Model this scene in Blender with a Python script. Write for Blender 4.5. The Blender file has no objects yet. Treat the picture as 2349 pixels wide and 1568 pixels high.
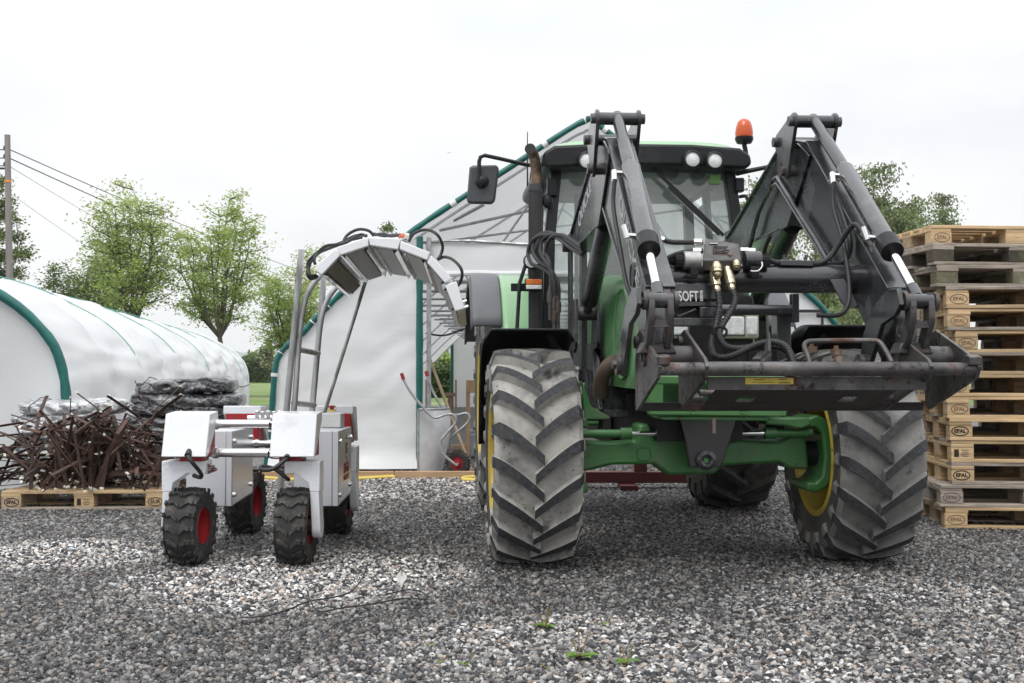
import bpy, bmesh, math, random
from mathutils import Vector, Matrix, noise
V = Vector
random.seed(7)
sc = bpy.context.scene
COL = sc.collection

# ------------------------------------------------------------------ camera, sky, sun, exposure
F = 2750.0; CAMH = 1.03; HOR = 853.0; CX = 1174.5; CY = 784.0          # pinhole model of a 2349 px wide picture
PITCH = math.atan((HOR - CY) / F)
cam_d = bpy.data.cameras.new('camera'); cam = bpy.data.objects.new('camera', cam_d); COL.objects.link(cam)
cam_d.sensor_width = 36.0; cam_d.lens = 36.0 * F / 2349.0
cam_d.clip_start = 0.05; cam_d.clip_end = 9000
cam.location = (0, 0, CAMH); cam.rotation_euler = (math.pi / 2 + PITCH, 0, 0)
sc.camera = cam
sc.render.resolution_x = 1024; sc.render.resolution_y = 683

SKY_H, SKY_Z = .97, 2.3
SUN_EL, SUN_AZ = math.radians(58), math.radians(-25)                     # high veiled sun, left of and behind the camera
w = bpy.data.worlds.new('World'); sc.world = w; w.use_nodes = True
nt = w.node_tree; nt.nodes.clear()
wo = nt.nodes.new('ShaderNodeOutputWorld')
sky = nt.nodes.new('ShaderNodeTexSky'); sky.sky_type = 'NISHITA'; sky.sun_disc = False
sky.sun_elevation = SUN_EL; sky.sun_rotation = math.pi + SUN_AZ; sky.dust_density = 4; sky.air_density = 1.2
b1 = nt.nodes.new('ShaderNodeBackground'); b1.inputs[1].default_value = 0.10
nt.links.new(sky.outputs[0], b1.inputs[0])
tc = nt.nodes.new('ShaderNodeTexCoord'); mp = nt.nodes.new('ShaderNodeMapping'); mp.inputs['Scale'].default_value = (1, 1, 2.6)
nz = nt.nodes.new('ShaderNodeTexNoise'); nz.inputs['Scale'].default_value = 2.8; nz.inputs['Detail'].default_value = 5; nz.inputs['Roughness'].default_value = .5
cr = nt.nodes.new('ShaderNodeValToRGB')
cr.color_ramp.elements[0].position = .36; cr.color_ramp.elements[0].color = (.81, .835, .88, 1)
cr.color_ramp.elements[1].position = .60; cr.color_ramp.elements[1].color = (.985, .99, 1.0, 1)
b2 = nt.nodes.new('ShaderNodeBackground'); b2.inputs[1].default_value = 1.0
mx = nt.nodes.new('ShaderNodeMixShader'); mx.inputs[0].default_value = .95
nt.links.new(tc.outputs['Generated'], mp.inputs[0]); nt.links.new(mp.outputs[0], nz.inputs[0])
nt.links.new(nz.outputs[0], cr.inputs[0]); nt.links.new(cr.outputs[0], b2.inputs[0])
sz = nt.nodes.new('ShaderNodeSeparateXYZ'); nt.links.new(tc.outputs['Generated'], sz.inputs[0])      # overcast sky: brighter towards the zenith
ov = nt.nodes.new('ShaderNodeMapRange'); ov.inputs[1].default_value = 0; ov.inputs[2].default_value = 1; ov.inputs[3].default_value = SKY_H; ov.inputs[4].default_value = SKY_Z
sq = nt.nodes.new('ShaderNodeMath'); sq.operation = 'POWER'; sq.use_clamp = True; sq.inputs[1].default_value = 1.8; nt.links.new(sz.outputs[2], sq.inputs[0]); nt.links.new(sq.outputs[0], ov.inputs[0]); nt.links.new(ov.outputs[0], b2.inputs[1])
nt.links.new(b1.outputs[0], mx.inputs[1]); nt.links.new(b2.outputs[0], mx.inputs[2]); nt.links.new(mx.outputs[0], wo.inputs[0])
sun_d = bpy.data.lights.new('sun', 'SUN'); sun = bpy.data.objects.new('sun', sun_d); COL.objects.link(sun)
sun_d.energy = 1.2; sun_d.angle = math.radians(28); sun_d.color = (1, .97, .93)
sdir = V((math.sin(SUN_AZ) * math.cos(SUN_EL), -math.cos(SUN_AZ) * math.cos(SUN_EL), math.sin(SUN_EL)))
sun.rotation_euler = sdir.to_track_quat('Z', 'Y').to_euler(); sun.location = (0, 0, 30)
vs = sc.view_settings; vs.view_transform = 'Standard'; vs.look = 'None'; vs.exposure = 0.13; vs.gamma = 1; vs.use_curve_mapping = False
try: sc.cycles.volume_bounces = 3; sc.cycles.max_bounces = 8; sc.cycles.transparent_max_bounces = 16
except Exception: pass

# ------------------------------------------------------------------ pixel rays -> places
def ray(px, py):
    a = (px - CX) / F; b = (CY - py) / F
    return V((a, math.cos(PITCH) - b * math.sin(PITCH), math.sin(PITCH) + b * math.cos(PITCH)))
def at(px, py, Y):                      # on the vertical plane Y metres ahead
    d = ray(px, py); return V((0, 0, CAMH)) + d * (Y / d.y)
def gr(px, py, z=0.0):                  # on the ground
    d = ray(px, py); return V((0, 0, CAMH)) + d * ((z - CAMH) / d.z)
T0 = V((.985, 6.58, 0)); TH = math.radians(3.9)
TR = Matrix.Rotation(TH, 3, 'Z'); TRI = TR.transposed()
def tq(px, py, x=None, y=None, z=None): # on a plane of the tractor's own frame
    o = TRI @ (V((0, 0, CAMH)) - T0); d = TRI @ ray(px, py)
    i, v = (0, x) if x is not None else (1, y) if y is not None else (2, z)
    return o + d * ((v - o[i]) / d[i])

# ------------------------------------------------------------------ mesh builder
def spline(pts, n=6):
    pts = [V(p) for p in pts]; out = []
    for i in range(len(pts) - 1):
        p0 = pts[max(i - 1, 0)]; p1 = pts[i]; p2 = pts[i + 1]; p3 = pts[min(i + 2, len(pts) - 1)]
        for k in range(n):
            t = k / n
            out.append(.5 * ((2 * p1) + (p2 - p0) * t + (2 * p0 - 5 * p1 + 4 * p2 - p3) * t * t + (3 * p1 - p0 - 3 * p2 + p3) * t ** 3))
    out.append(pts[-1]); return out
def frame(d):
    d = d.normalized(); u = V((0, 0, 1)) if abs(d.z) < .95 else V((0, 1, 0))
    a = d.cross(u).normalized(); return a, a.cross(d).normalized()
class MB:
    def __init__(s): s.v = []; s.f = []; s.m = []
    def add(s, vs, fs, mi=0):
        o = len(s.v); s.v += [tuple(p) for p in vs]; s.f += [[i + o for i in f] for f in fs]; s.m += [mi] * len(fs); return s
    def hexa(s, p, mi=0):               # 4 bottom + 4 top, counter-clockwise seen from above
        return s.add(p, [(3, 2, 1, 0), (4, 5, 6, 7), (0, 1, 5, 4), (1, 2, 6, 5), (2, 3, 7, 6), (3, 0, 4, 7)], mi)
    def box(s, c, d, M=None, mi=0):
        c = V(c); hx, hy, hz = d[0] / 2, d[1] / 2, d[2] / 2
        p = [V((x, y, z)) for z in (-hz, hz) for x, y in ((-hx, -hy), (hx, -hy), (hx, hy), (-hx, hy))]
        if M is not None: p = [M @ q for q in p]
        return s.hexa([c + q for q in p], mi)
    def beam(s, a, b, wd, hg, up=(0, 0, 1), mi=0):
        a = V(a); b = V(b); d = (b - a).normalized(); u = V(up); r = d.cross(u)
        if r.length < 1e-4: r = d.cross(V((0, 1, 0)))
        r.normalize(); u = r.cross(d).normalized(); r = r * wd / 2; u = u * hg / 2
        return s.hexa([a - r - u, a + r - u, b + r - u, b - r - u, a - r + u, a + r + u, b + r + u, b - r + u], mi)
    def cyl(s, a, b, r, r2=None, n=16, cap=True, mi=0):
        return s.tube([a, b], [r, r if r2 is None else r2], n, cap, mi)
    def tube(s, pts, r, n=10, cap=True, mi=0):
        pts = [V(p) for p in pts]; k = len(pts)
        if not isinstance(r, (list, tuple)): r = [r] * k
        A = None; vs = []; fs = []
        for i in range(k):
            d = (pts[min(i + 1, k - 1)] - pts[max(i - 1, 0)])
            if d.length < 1e-7: d = V((0, 0, 1))
            d.normalize()
            if A is None: A, B = frame(d)
            else:
                A = A - d * A.dot(d)
                if A.length < 1e-5: A, B = frame(d)
                A.normalize(); B = A.cross(d)
            for j in range(n):
                t = 2 * math.pi * j / n; vs.append(pts[i] + (A * math.cos(t) + B * math.sin(t)) * r[i])
        for i in range(k - 1):
            for j in range(n):
                j2 = (j + 1) % n; fs.append((i * n + j, i * n + j2, (i + 1) * n + j2, (i + 1) * n + j))
        if cap: fs.append(tuple(range(n))[::-1]); fs.append(tuple(range((k - 1) * n, k * n)))
        return s.add(vs, fs, mi)
    def prism(s, pts, ext, mi=0):
        pts = [V(p) for p in pts]; e = V(ext); n = len(pts)
        return s.add(pts + [p + e for p in pts], [tuple(range(n))[::-1], tuple(range(n, 2 * n))] + [(i, (i + 1) % n, n + (i + 1) % n, n + i) for i in range(n)], mi)
    def lathe(s, prof, c, ax, n=24, mi=0, closed=False, a0=0, a1=None):
        c = V(c); ax = V(ax).normalized(); A, B = frame(ax); vs = []; fs = []; k = len(prof)
        full = a1 is None; m = n if full else n + 1; a1 = 2 * math.pi if full else a1
        for i in range(m):
            t = a0 + (a1 - a0) * i / n; d = A * math.cos(t) + B * math.sin(t)
            for r, h in prof: vs.append(c + d * r + ax * h)
        for i in range(n):
            i2 = (i + 1) % m
            for j in range(k - (0 if closed else 1)):
                j2 = (j + 1) % k; fs.append((i * k + j, i2 * k + j, i2 * k + j2, i * k + j2))
        return s.add(vs, fs, mi)
    def grid(s, fn, nu, nv, mi=0):
        vs = [fn(i / nu, j / nv) for j in range(nv + 1) for i in range(nu + 1)]
        fs = [(j * (nu + 1) + i, j * (nu + 1) + i + 1, (j + 1) * (nu + 1) + i + 1, (j + 1) * (nu + 1) + i) for j in range(nv) for i in range(nu)]
        return s.add(vs, fs, mi)
    def ell(s, c, r, nu=16, nv=10, mi=0, M=None, fn=None):
        c = V(c); vs = []
        for j in range(nv + 1):
            ph = -math.pi / 2 + math.pi * j / nv
            for i in range(nu):
                t = 2 * math.pi * i / nu; p = V((r[0] * math.cos(ph) * math.cos(t), r[1] * math.cos(ph) * math.sin(t), r[2] * math.sin(ph)))
                if fn: p = fn(p)
                if M is not None: p = M @ p
                vs.append(c + p)
        fs = [(j * nu + i, j * nu + (i + 1) % nu, (j + 1) * nu + (i + 1) % nu, (j + 1) * nu + i) for j in range(nv) for i in range(nu)]
        return s.add(vs, fs, mi)
    def mesh(s, name, mats, smooth=38):
        me = bpy.data.meshes.new(name); me.from_pydata(s.v, [], s.f)
        for m in (mats if isinstance(mats, (list, tuple)) else [mats]): me.materials.append(m)
        me.polygons.foreach_set('material_index', s.m)
        bm = bmesh.new(); bm.from_mesh(me); bmesh.ops.remove_doubles(bm, verts=bm.verts, dist=1e-5)
        bmesh.ops.recalc_face_normals(bm, faces=bm.faces); bm.to_mesh(me); bm.free()
        if smooth:
            me.polygons.foreach_set('use_smooth', [True] * len(me.polygons)); me.set_sharp_from_angle(angle=math.radians(smooth))
        me.update(); return me
    def build(s, name, mats, parent=None, bevel=0, smooth=38, loc=None, rot=None, **tags):
        o = bpy.data.objects.new(name, s.mesh(name, mats, smooth)); COL.objects.link(o); o.parent = parent
        if loc is not None: o.location = loc
        if rot is not None: o.rotation_euler = rot
        if bevel:
            b = o.modifiers.new('bevel', 'BEVEL'); b.width = bevel; b.segments = 2; b.limit_method = 'ANGLE'; b.angle_limit = math.radians(40); b.harden_normals = False
        for k, v in tags.items(): o[k] = v
        return o
def empty(name, loc, rz=0, **tags):
    o = bpy.data.objects.new(name, None); COL.objects.link(o); o.location = loc; o.rotation_euler = (0, 0, rz); o.empty_display_size = .1
    for k, v in tags.items(): o[k] = v
    return o
def copy_tree(o, parent=None, **tags):
    c = o.copy(); COL.objects.link(c); c.parent = parent
    for ch in o.children: copy_tree(ch, c)
    for k, v in tags.items(): c[k] = v
    return c
def inst(me, name, parent=None, M=None, **tags):
    o = bpy.data.objects.new(name, me); COL.objects.link(o); o.parent = parent
    if M is not None: o.matrix_local = M
    for k, v in tags.items(): o[k] = v
    return o
def text_mb(txt, size, thick=.0012, bold=.0):
    cu = bpy.data.curves.new('lettering', 'FONT'); cu.body = txt; cu.size = size; cu.extrude = thick; cu.offset = bold
    cu.align_x = 'CENTER'; cu.align_y = 'CENTER'; cu.resolution_u = 3
    o = bpy.data.objects.new('lettering', cu); COL.objects.link(o)
    dg = bpy.context.evaluated_depsgraph_get(); dg.update(); me = o.evaluated_get(dg).to_mesh()
    mb = MB(); mb.v = [tuple(v.co) for v in me.vertices]; mb.f = [list(p.vertices) for p in me.polygons]; mb.m = [0] * len(mb.f)
    o.evaluated_get(dg).to_mesh_clear(); bpy.data.objects.remove(o); bpy.data.curves.remove(cu)
    return mb
def xform(mb, M):
    mb.v = [tuple(M @ V(p)) for p in mb.v]; return mb
def basis(o, x, y, z):                  # matrix with given axes
    M = Matrix((V(x).normalized(), V(y).normalized(), V(z).normalized())).transposed().to_4x4(); M.translation = V(o); return M

# ------------------------------------------------------------------ procedural materials
def mat(name, col, rough=.5, metal=0, var=.12, vs=5, bump=0, bs=60, dirt=None, coat=0, spec=.5, orand=0, aniso=None, trans=0):
    """dirt = list of (colour, coverage 0..1, scale, roughness); orand = per-object value spread; trans = translucency share"""
    m = bpy.data.materials.new(name); m.use_nodes = True; nt = m.node_tree; N = nt.nodes; L = nt.links
    p = N['Principled BSDF']; p.inputs['Metallic'].default_value = metal; p.inputs['Roughness'].default_value = rough
    p.inputs['Specular IOR Level'].default_value = spec; p.inputs['Coat Weight'].default_value = coat; p.inputs['Coat Roughness'].default_value = .12
    tc = N.new('ShaderNodeTexCoord'); vec = tc.outputs['Object']
    if orand:
        oi = N.new('ShaderNodeObjectInfo'); ad = N.new('ShaderNodeVectorMath'); ad.operation = 'MULTIPLY_ADD'
        ad.inputs[1].default_value = (37, 51, 23); L.new(oi.outputs['Random'], ad.inputs[0]); L.new(vec, ad.inputs[2]); vec = ad.outputs[0]
    if aniso:
        mp = N.new('ShaderNodeMapping'); mp.inputs['Scale'].default_value = aniso; L.new(vec, mp.inputs[0]); vec = mp.outputs[0]
    def ramp(inp, a, b, ca=(0, 0, 0, 1), cb=(1, 1, 1, 1)):
        r = N.new('ShaderNodeValToRGB'); r.color_ramp.elements[0].position = max(0, min(1, a)); r.color_ramp.elements[1].position = max(0, min(1, b))
        r.color_ramp.elements[0].color = ca; r.color_ramp.elements[1].color = cb; L.new(inp, r.inputs[0]); return r.outputs[0]
    def nzt(scale, det=6, ro=.6):
        n = N.new('ShaderNodeTexNoise'); n.inputs['Scale'].default_value = scale; n.inputs['Detail'].default_value = det; n.inputs['Roughness'].default_value = ro; L.new(vec, n.inputs['Vector']); return n.outputs[0]
    c = (*col, 1); lo = tuple(x * (1 - var) for x in col) + (1,); hi = tuple(min(1, x * (1 + var)) for x in col) + (1,)
    cur = ramp(nzt(vs), .3, .7, lo, hi)
    if orand:
        hs = N.new('ShaderNodeHueSaturation'); mr = N.new('ShaderNodeMapRange'); mr.inputs[3].default_value = 1 - orand; mr.inputs[4].default_value = 1 + orand
        L.new(oi.outputs['Random'], mr.inputs[0]); L.new(mr.outputs[0], hs.inputs['Value']); L.new(cur, hs.inputs['Color']); cur = hs.outputs[0]
    rv = None
    for d in (dirt or []):
        dc, cov, dsc = d[:3]; soft = d[4] if len(d) > 4 else .08
        k = ramp(nzt(dsc, 8, .65), .72 - cov * .45 - soft, .72 - cov * .45 + soft)
        x = N.new('ShaderNodeMix'); x.data_type = 'RGBA'; L.new(k, x.inputs[0]); L.new(cur, x.inputs[6]); x.inputs[7].default_value = (*dc, 1); cur = x.outputs[2]
        y = N.new('ShaderNodeMix'); y.data_type = 'FLOAT'; L.new(k, y.inputs[0])
        if rv is None: y.inputs[2].default_value = rough
        else: L.new(rv, y.inputs[2])
        y.inputs[3].default_value = d[3] if len(d) > 3 else .85; rv = y.outputs[0]
        if metal:
            z = N.new('ShaderNodeMath'); z.operation = 'MULTIPLY_ADD'; z.inputs[1].default_value = -metal; z.inputs[2].default_value = metal; L.new(k, z.inputs[0]); L.new(z.outputs[0], p.inputs['Metallic'])
    L.new(cur, p.inputs['Base Color'])
    if rv is not None: L.new(rv, p.inputs['Roughness'])
    if bump:
        b = N.new('ShaderNodeBump'); b.inputs['Strength'].default_value = min(1, bump); b.inputs['Distance'].default_value = .01 * max(1, bump); L.new(nzt(bs, 5), b.inputs['Height']); L.new(b.outputs[0], p.inputs['Normal'])
    if trans:
        t = N.new('ShaderNodeBsdfTranslucent'); L.new(cur, t.inputs[0]); mx = N.new('ShaderNodeMixShader'); mx.inputs[0].default_value = trans
        L.new(p.outputs[0], mx.inputs[1]); L.new(t.outputs[0], mx.inputs[2]); L.new(mx.outputs[0], N['Material Output'].inputs[0])
    return m
def glass(name, tint, refl=1.0, rough=.02, body=0):
    m = bpy.data.materials.new(name); m.use_nodes = True; nt = m.node_tree; N = nt.nodes; L = nt.links; N.remove(N['Principled BSDF'])
    t = N.new('ShaderNodeBsdfTransparent'); t.inputs[0].default_value = (*tint, 1); g = N.new('ShaderNodeBsdfGlossy'); g.inputs['Roughness'].default_value = rough
    f = N.new('ShaderNodeFresnel'); f.inputs[0].default_value = 1.5; mx = N.new('ShaderNodeMixShader')
    mu = N.new('ShaderNodeMath'); mu.operation = 'MULTIPLY_ADD'; mu.inputs[1].default_value = 1.3 * refl; mu.inputs[2].default_value = .02 * refl; mu.use_clamp = True; L.new(f.outputs[0], mu.inputs[0])
    L.new(mu.outputs[0], mx.inputs[0]); L.new(t.outputs[0], mx.inputs[1]); L.new(g.outputs[0], mx.inputs[2]); cur = mx.outputs[0]
    if body:
        d = N.new('ShaderNodeBsdfDiffuse'); d.inputs[0].default_value = (.7, .74, .74, 1); m2 = N.new('ShaderNodeMixShader'); m2.inputs[0].default_value = body
        L.new(cur, m2.inputs[1]); L.new(d.outputs[0], m2.inputs[2]); cur = m2.outputs[0]
    L.new(cur, N['Material Output'].inputs[0]); return m
HAZE = 1
# ================================================================== SETTING
def damp_shade_mask(nt):
    """wet / dry patches of the yard, the wet tone also painting shade round the tractor, from world position: 1 = dry and pale"""
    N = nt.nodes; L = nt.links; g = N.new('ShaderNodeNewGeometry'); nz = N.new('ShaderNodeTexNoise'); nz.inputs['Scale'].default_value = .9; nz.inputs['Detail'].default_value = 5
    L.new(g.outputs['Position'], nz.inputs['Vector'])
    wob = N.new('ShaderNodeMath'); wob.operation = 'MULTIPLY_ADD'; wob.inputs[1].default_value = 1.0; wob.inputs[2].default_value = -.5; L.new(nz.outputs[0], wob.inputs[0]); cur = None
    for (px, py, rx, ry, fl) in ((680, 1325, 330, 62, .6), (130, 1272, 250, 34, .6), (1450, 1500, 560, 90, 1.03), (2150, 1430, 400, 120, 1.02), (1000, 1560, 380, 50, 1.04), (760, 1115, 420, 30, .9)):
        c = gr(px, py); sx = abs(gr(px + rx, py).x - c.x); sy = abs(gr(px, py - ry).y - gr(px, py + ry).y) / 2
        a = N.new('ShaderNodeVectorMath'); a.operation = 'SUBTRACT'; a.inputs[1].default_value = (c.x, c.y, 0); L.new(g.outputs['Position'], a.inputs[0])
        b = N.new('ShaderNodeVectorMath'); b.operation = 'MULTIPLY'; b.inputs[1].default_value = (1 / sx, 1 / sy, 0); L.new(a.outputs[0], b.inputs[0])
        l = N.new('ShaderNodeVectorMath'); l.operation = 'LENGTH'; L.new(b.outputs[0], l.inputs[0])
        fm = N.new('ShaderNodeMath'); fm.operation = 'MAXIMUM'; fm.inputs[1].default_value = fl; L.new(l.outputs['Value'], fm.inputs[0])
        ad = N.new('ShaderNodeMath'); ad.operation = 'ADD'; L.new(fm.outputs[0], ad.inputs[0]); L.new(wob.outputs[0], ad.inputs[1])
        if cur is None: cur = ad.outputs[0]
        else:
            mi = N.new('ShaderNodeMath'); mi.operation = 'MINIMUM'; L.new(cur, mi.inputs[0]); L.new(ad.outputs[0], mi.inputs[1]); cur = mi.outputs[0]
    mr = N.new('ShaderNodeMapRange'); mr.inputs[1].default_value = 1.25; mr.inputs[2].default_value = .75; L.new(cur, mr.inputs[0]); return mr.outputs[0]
def gravel_mat(name, pebble):
    m = bpy.data.materials.new(name); m.use_nodes = True; nt = m.node_tree; N = nt.nodes; L = nt.links; p = N['Principled BSDF']; p.inputs['Roughness'].default_value = .8
    dry = damp_shade_mask(nt)
    if pebble: rnd = N.new('ShaderNodeObjectInfo').outputs['Random']
    else:
        vo = N.new('ShaderNodeTexVoronoi'); vo.inputs['Scale'].default_value = 55; tc = N.new('ShaderNodeTexCoord'); L.new(tc.outputs['Object'], vo.inputs['Vector'])
        sp = N.new('ShaderNodeSeparateColor'); L.new(vo.outputs['Color'], sp.inputs[0]); rnd = sp.outputs[0]
        bp = N.new('ShaderNodeBump'); bp.inputs['Strength'].default_value = .9; bp.inputs['Distance'].default_value = .012; bp.invert = True; L.new(vo.outputs['Distance'], bp.inputs['Height']); L.new(bp.outputs[0], p.inputs['Normal'])
    r = N.new('ShaderNodeValToRGB'); r.color_ramp.interpolation = 'LINEAR'; els = r.color_ramp.elements
    stops = [(0, (.016, .016, .018)), (.25, (.04, .041, .045)), (.40, (.10, .101, .107)), (.52, (.19, .188, .185)), (.58, (.25, .19, .15)), (.63, (.20, .20, .21)), (.76, (.38, .375, .36)), (.86, (.44, .36, .30)), (.92, (.52, .515, .50)), (1, (.74, .735, .72))]
    els[0].position = 0; els[0].color = (*stops[0][1], 1); els[1].position = 1; els[1].color = (*stops[-1][1], 1)
    for q, c in stops[1:-1]: e = els.new(q); e.color = (*c, 1)
    L.new(rnd, r.inputs[0])
    hs = N.new('ShaderNodeHueSaturation'); mr = N.new('ShaderNodeMapRange'); mr.inputs[3].default_value = .45; mr.inputs[4].default_value = 1.34; L.new(dry, mr.inputs[0])  # dark end mixes damp gravel with painted shade under the tractor
    if not pebble:                      # near bed darkened: painted shade between the loose stones, besides damp fines
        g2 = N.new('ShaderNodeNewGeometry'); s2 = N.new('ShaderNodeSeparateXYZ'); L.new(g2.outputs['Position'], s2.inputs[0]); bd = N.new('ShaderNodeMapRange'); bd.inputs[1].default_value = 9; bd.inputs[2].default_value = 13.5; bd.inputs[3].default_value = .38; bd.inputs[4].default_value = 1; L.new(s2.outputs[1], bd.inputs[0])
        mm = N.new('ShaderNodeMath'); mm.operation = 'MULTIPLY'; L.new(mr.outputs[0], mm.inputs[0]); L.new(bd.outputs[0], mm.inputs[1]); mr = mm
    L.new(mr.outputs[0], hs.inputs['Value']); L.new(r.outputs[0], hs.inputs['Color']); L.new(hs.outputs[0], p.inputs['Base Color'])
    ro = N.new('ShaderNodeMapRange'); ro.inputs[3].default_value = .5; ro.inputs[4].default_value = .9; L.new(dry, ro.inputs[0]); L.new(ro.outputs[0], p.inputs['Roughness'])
    return m
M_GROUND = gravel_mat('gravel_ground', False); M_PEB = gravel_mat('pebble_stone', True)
g = MB(); S = 5000
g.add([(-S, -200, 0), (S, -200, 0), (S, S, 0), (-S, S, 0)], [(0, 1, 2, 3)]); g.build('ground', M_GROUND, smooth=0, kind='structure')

# pebbles: real stones scattered over the part of the yard near enough to tell them apart
pb = MB(); y0, y1 = 3.2, 13.0
pb.grid(lambda u, v: V(((u - .5) * 2 * (.47 * (y0 + (y1 - y0) * v) + .5), y0 + (y1 - y0) * v, 0.001)), 8, 12)
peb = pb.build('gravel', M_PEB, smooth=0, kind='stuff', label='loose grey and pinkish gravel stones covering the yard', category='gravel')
ng = bpy.data.node_groups.new('pebble_scatter', 'GeometryNodeTree')
ng.interface.new_socket('Geometry', in_out='INPUT', socket_type='NodeSocketGeometry'); ng.interface.new_socket('Geometry', in_out='OUTPUT', socket_type='NodeSocketGeometry')
N = ng.nodes; L = ng.links
gi = N.new('NodeGroupInput'); go = N.new('NodeGroupOutput')
ds = N.new('GeometryNodeDistributePointsOnFaces'); ds.distribute_method = 'RANDOM'; ds.inputs['Seed'].default_value = 3
pos = N.new('GeometryNodeInputPosition'); sx = N.new('ShaderNodeSeparateXYZ'); L.new(pos.outputs[0], sx.inputs[0])
mr = N.new('ShaderNodeMapRange'); mr.inputs[1].default_value = 4.2; mr.inputs[2].default_value = 12.5; mr.inputs[3].default_value = 7400; mr.inputs[4].default_value = 2600
L.new(sx.outputs[1], mr.inputs[0]); L.new(gi.outputs[0], ds.inputs['Mesh']); L.new(mr.outputs[0], ds.inputs['Density'])
jn = N.new('GeometryNodeJoinGeometry')
for k in range(4):
    ic = N.new('GeometryNodeMeshIcoSphere'); ic.inputs['Radius'].default_value = 1; ic.inputs['Subdivisions'].default_value = 2
    nz = N.new('ShaderNodeTexNoise'); nz.noise_dimensions = '4D'; nz.inputs['Scale'].default_value = .9; nz.inputs['W'].default_value = k * 7.3; nz.inputs['Detail'].default_value = 1
    sb = N.new('ShaderNodeVectorMath'); sb.operation = 'SUBTRACT'; sb.inputs[1].default_value = (.5, .5, .5); L.new(nz.outputs['Color'], sb.inputs[0])
    sl = N.new('ShaderNodeVectorMath'); sl.operation = 'SCALE'; sl.inputs['Scale'].default_value = 1.5; L.new(sb.outputs[0], sl.inputs[0])
    sp = N.new('GeometryNodeSetPosition'); L.new(ic.outputs[0], sp.inputs[0]); L.new(sl.outputs[0], sp.inputs['Offset'])
    sm = N.new('GeometryNodeSetShadeSmooth'); L.new(sp.outputs[0], sm.inputs[0])
    mt = N.new('GeometryNodeSetMaterial'); mt.inputs['Material'].default_value = M_PEB; L.new(sm.outputs[0], mt.inputs[0])
    gt = N.new('GeometryNodeGeometryToInstance'); L.new(mt.outputs[0], gt.inputs[0]); L.new(gt.outputs[0], jn.inputs[0])
io = N.new('GeometryNodeInstanceOnPoints'); L.new(ds.outputs['Points'], io.inputs['Points']); L.new(jn.outputs[0], io.inputs['Instance']); io.inputs['Pick Instance'].default_value = True
ri = N.new('FunctionNodeRandomValue'); ri.data_type = 'INT'; ri.inputs[4].default_value = 0; ri.inputs[5].default_value = 3; ri.inputs['Seed'].default_value = 11; L.new(ri.outputs[2], io.inputs['Instance Index'])
rr = N.new('FunctionNodeRandomValue'); rr.data_type = 'FLOAT_VECTOR'; rr.inputs[0].default_value = (-.5, -.5, 0); rr.inputs[1].default_value = (.5, .5, 6.283); L.new(rr.outputs[0], io.inputs['Rotation'])
r1 = N.new('FunctionNodeRandomValue'); r1.data_type = 'FLOAT'; r1.inputs[2].default_value = 0; r1.inputs[3].default_value = 1; r1.inputs['Seed'].default_value = 5
pw = N.new('ShaderNodeMath'); pw.operation = 'POWER'; pw.inputs[1].default_value = 2.6; L.new(r1.outputs[1], pw.inputs[0])
ma = N.new('ShaderNodeMath'); ma.operation = 'MULTIPLY_ADD'; ma.inputs[1].default_value = .0085; ma.inputs[2].default_value = .0046; L.new(pw.outputs[0], ma.inputs[0])
far = N.new('ShaderNodeMapRange'); far.inputs[1].default_value = 6; far.inputs[2].default_value = 12.5; far.inputs[3].default_value = 1; far.inputs[4].default_value = 1.4; L.new(sx.outputs[1], far.inputs[0])
m2 = N.new('ShaderNodeMath'); m2.operation = 'MULTIPLY'; L.new(ma.outputs[0], m2.inputs[0]); L.new(far.outputs[0], m2.inputs[1])
r2 = N.new('FunctionNodeRandomValue'); r2.data_type = 'FLOAT_VECTOR'; r2.inputs[0].default_value = (.8, .65, .55); r2.inputs[1].default_value = (1.45, 1.05, 1.1); r2.inputs['Seed'].default_value = 8
sv = N.new('ShaderNodeVectorMath'); sv.operation = 'SCALE'; L.new(r2.outputs[0], sv.inputs[0]); L.new(m2.outputs[0], sv.inputs['Scale']); L.new(sv.outputs[0], io.inputs['Scale'])
L.new(io.outputs[0], go.inputs[0])
md = peb.modifiers.new('scatter', 'NODES'); md.node_group = ng

# lawn, hills
M_LAWN = mat('lawn_grass', (.13, .20, .045), .9, var=.35, vs=.25, bump=.6, bs=9, dirt=[((.30, .27, .18), .28, .12, .9)])
lw = MB(); lw.add([(-60, 37, .004), (80, 36, .004), (160, 420, .004), (-160, 420, .004)], [(0, 1, 2, 3)]); lw.build('lawn', M_LAWN, smooth=0, kind='structure')
M_HILL = mat('hill_forest', (.045, .075, .03), .95, var=.4, vs=.02)
for nm, px0, px1, Yh, zmax, sd in (('hills', 100, 1500, 2600, 105, 3),):
    a = at(px0, 853, Yh).x; b = at(px1, 853, Yh).x; hb = MB()
    def hf(u, v):
        e = math.sin(math.pi * min(1, max(0, u))) ** .6; z = zmax * e * (0.72 + .55 * noise.noise(V((u * 5, sd, 0))) + .1 * noise.noise(V((u * 40, v * 9, 0)))) * math.sin(math.pi * v)
        return V((a + (b - a) * u, Yh + 700 * v, max(-2, z - 1)))
    hb.grid(hf, 90, 14); hb.build(nm, M_HILL, kind='structure')

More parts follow.
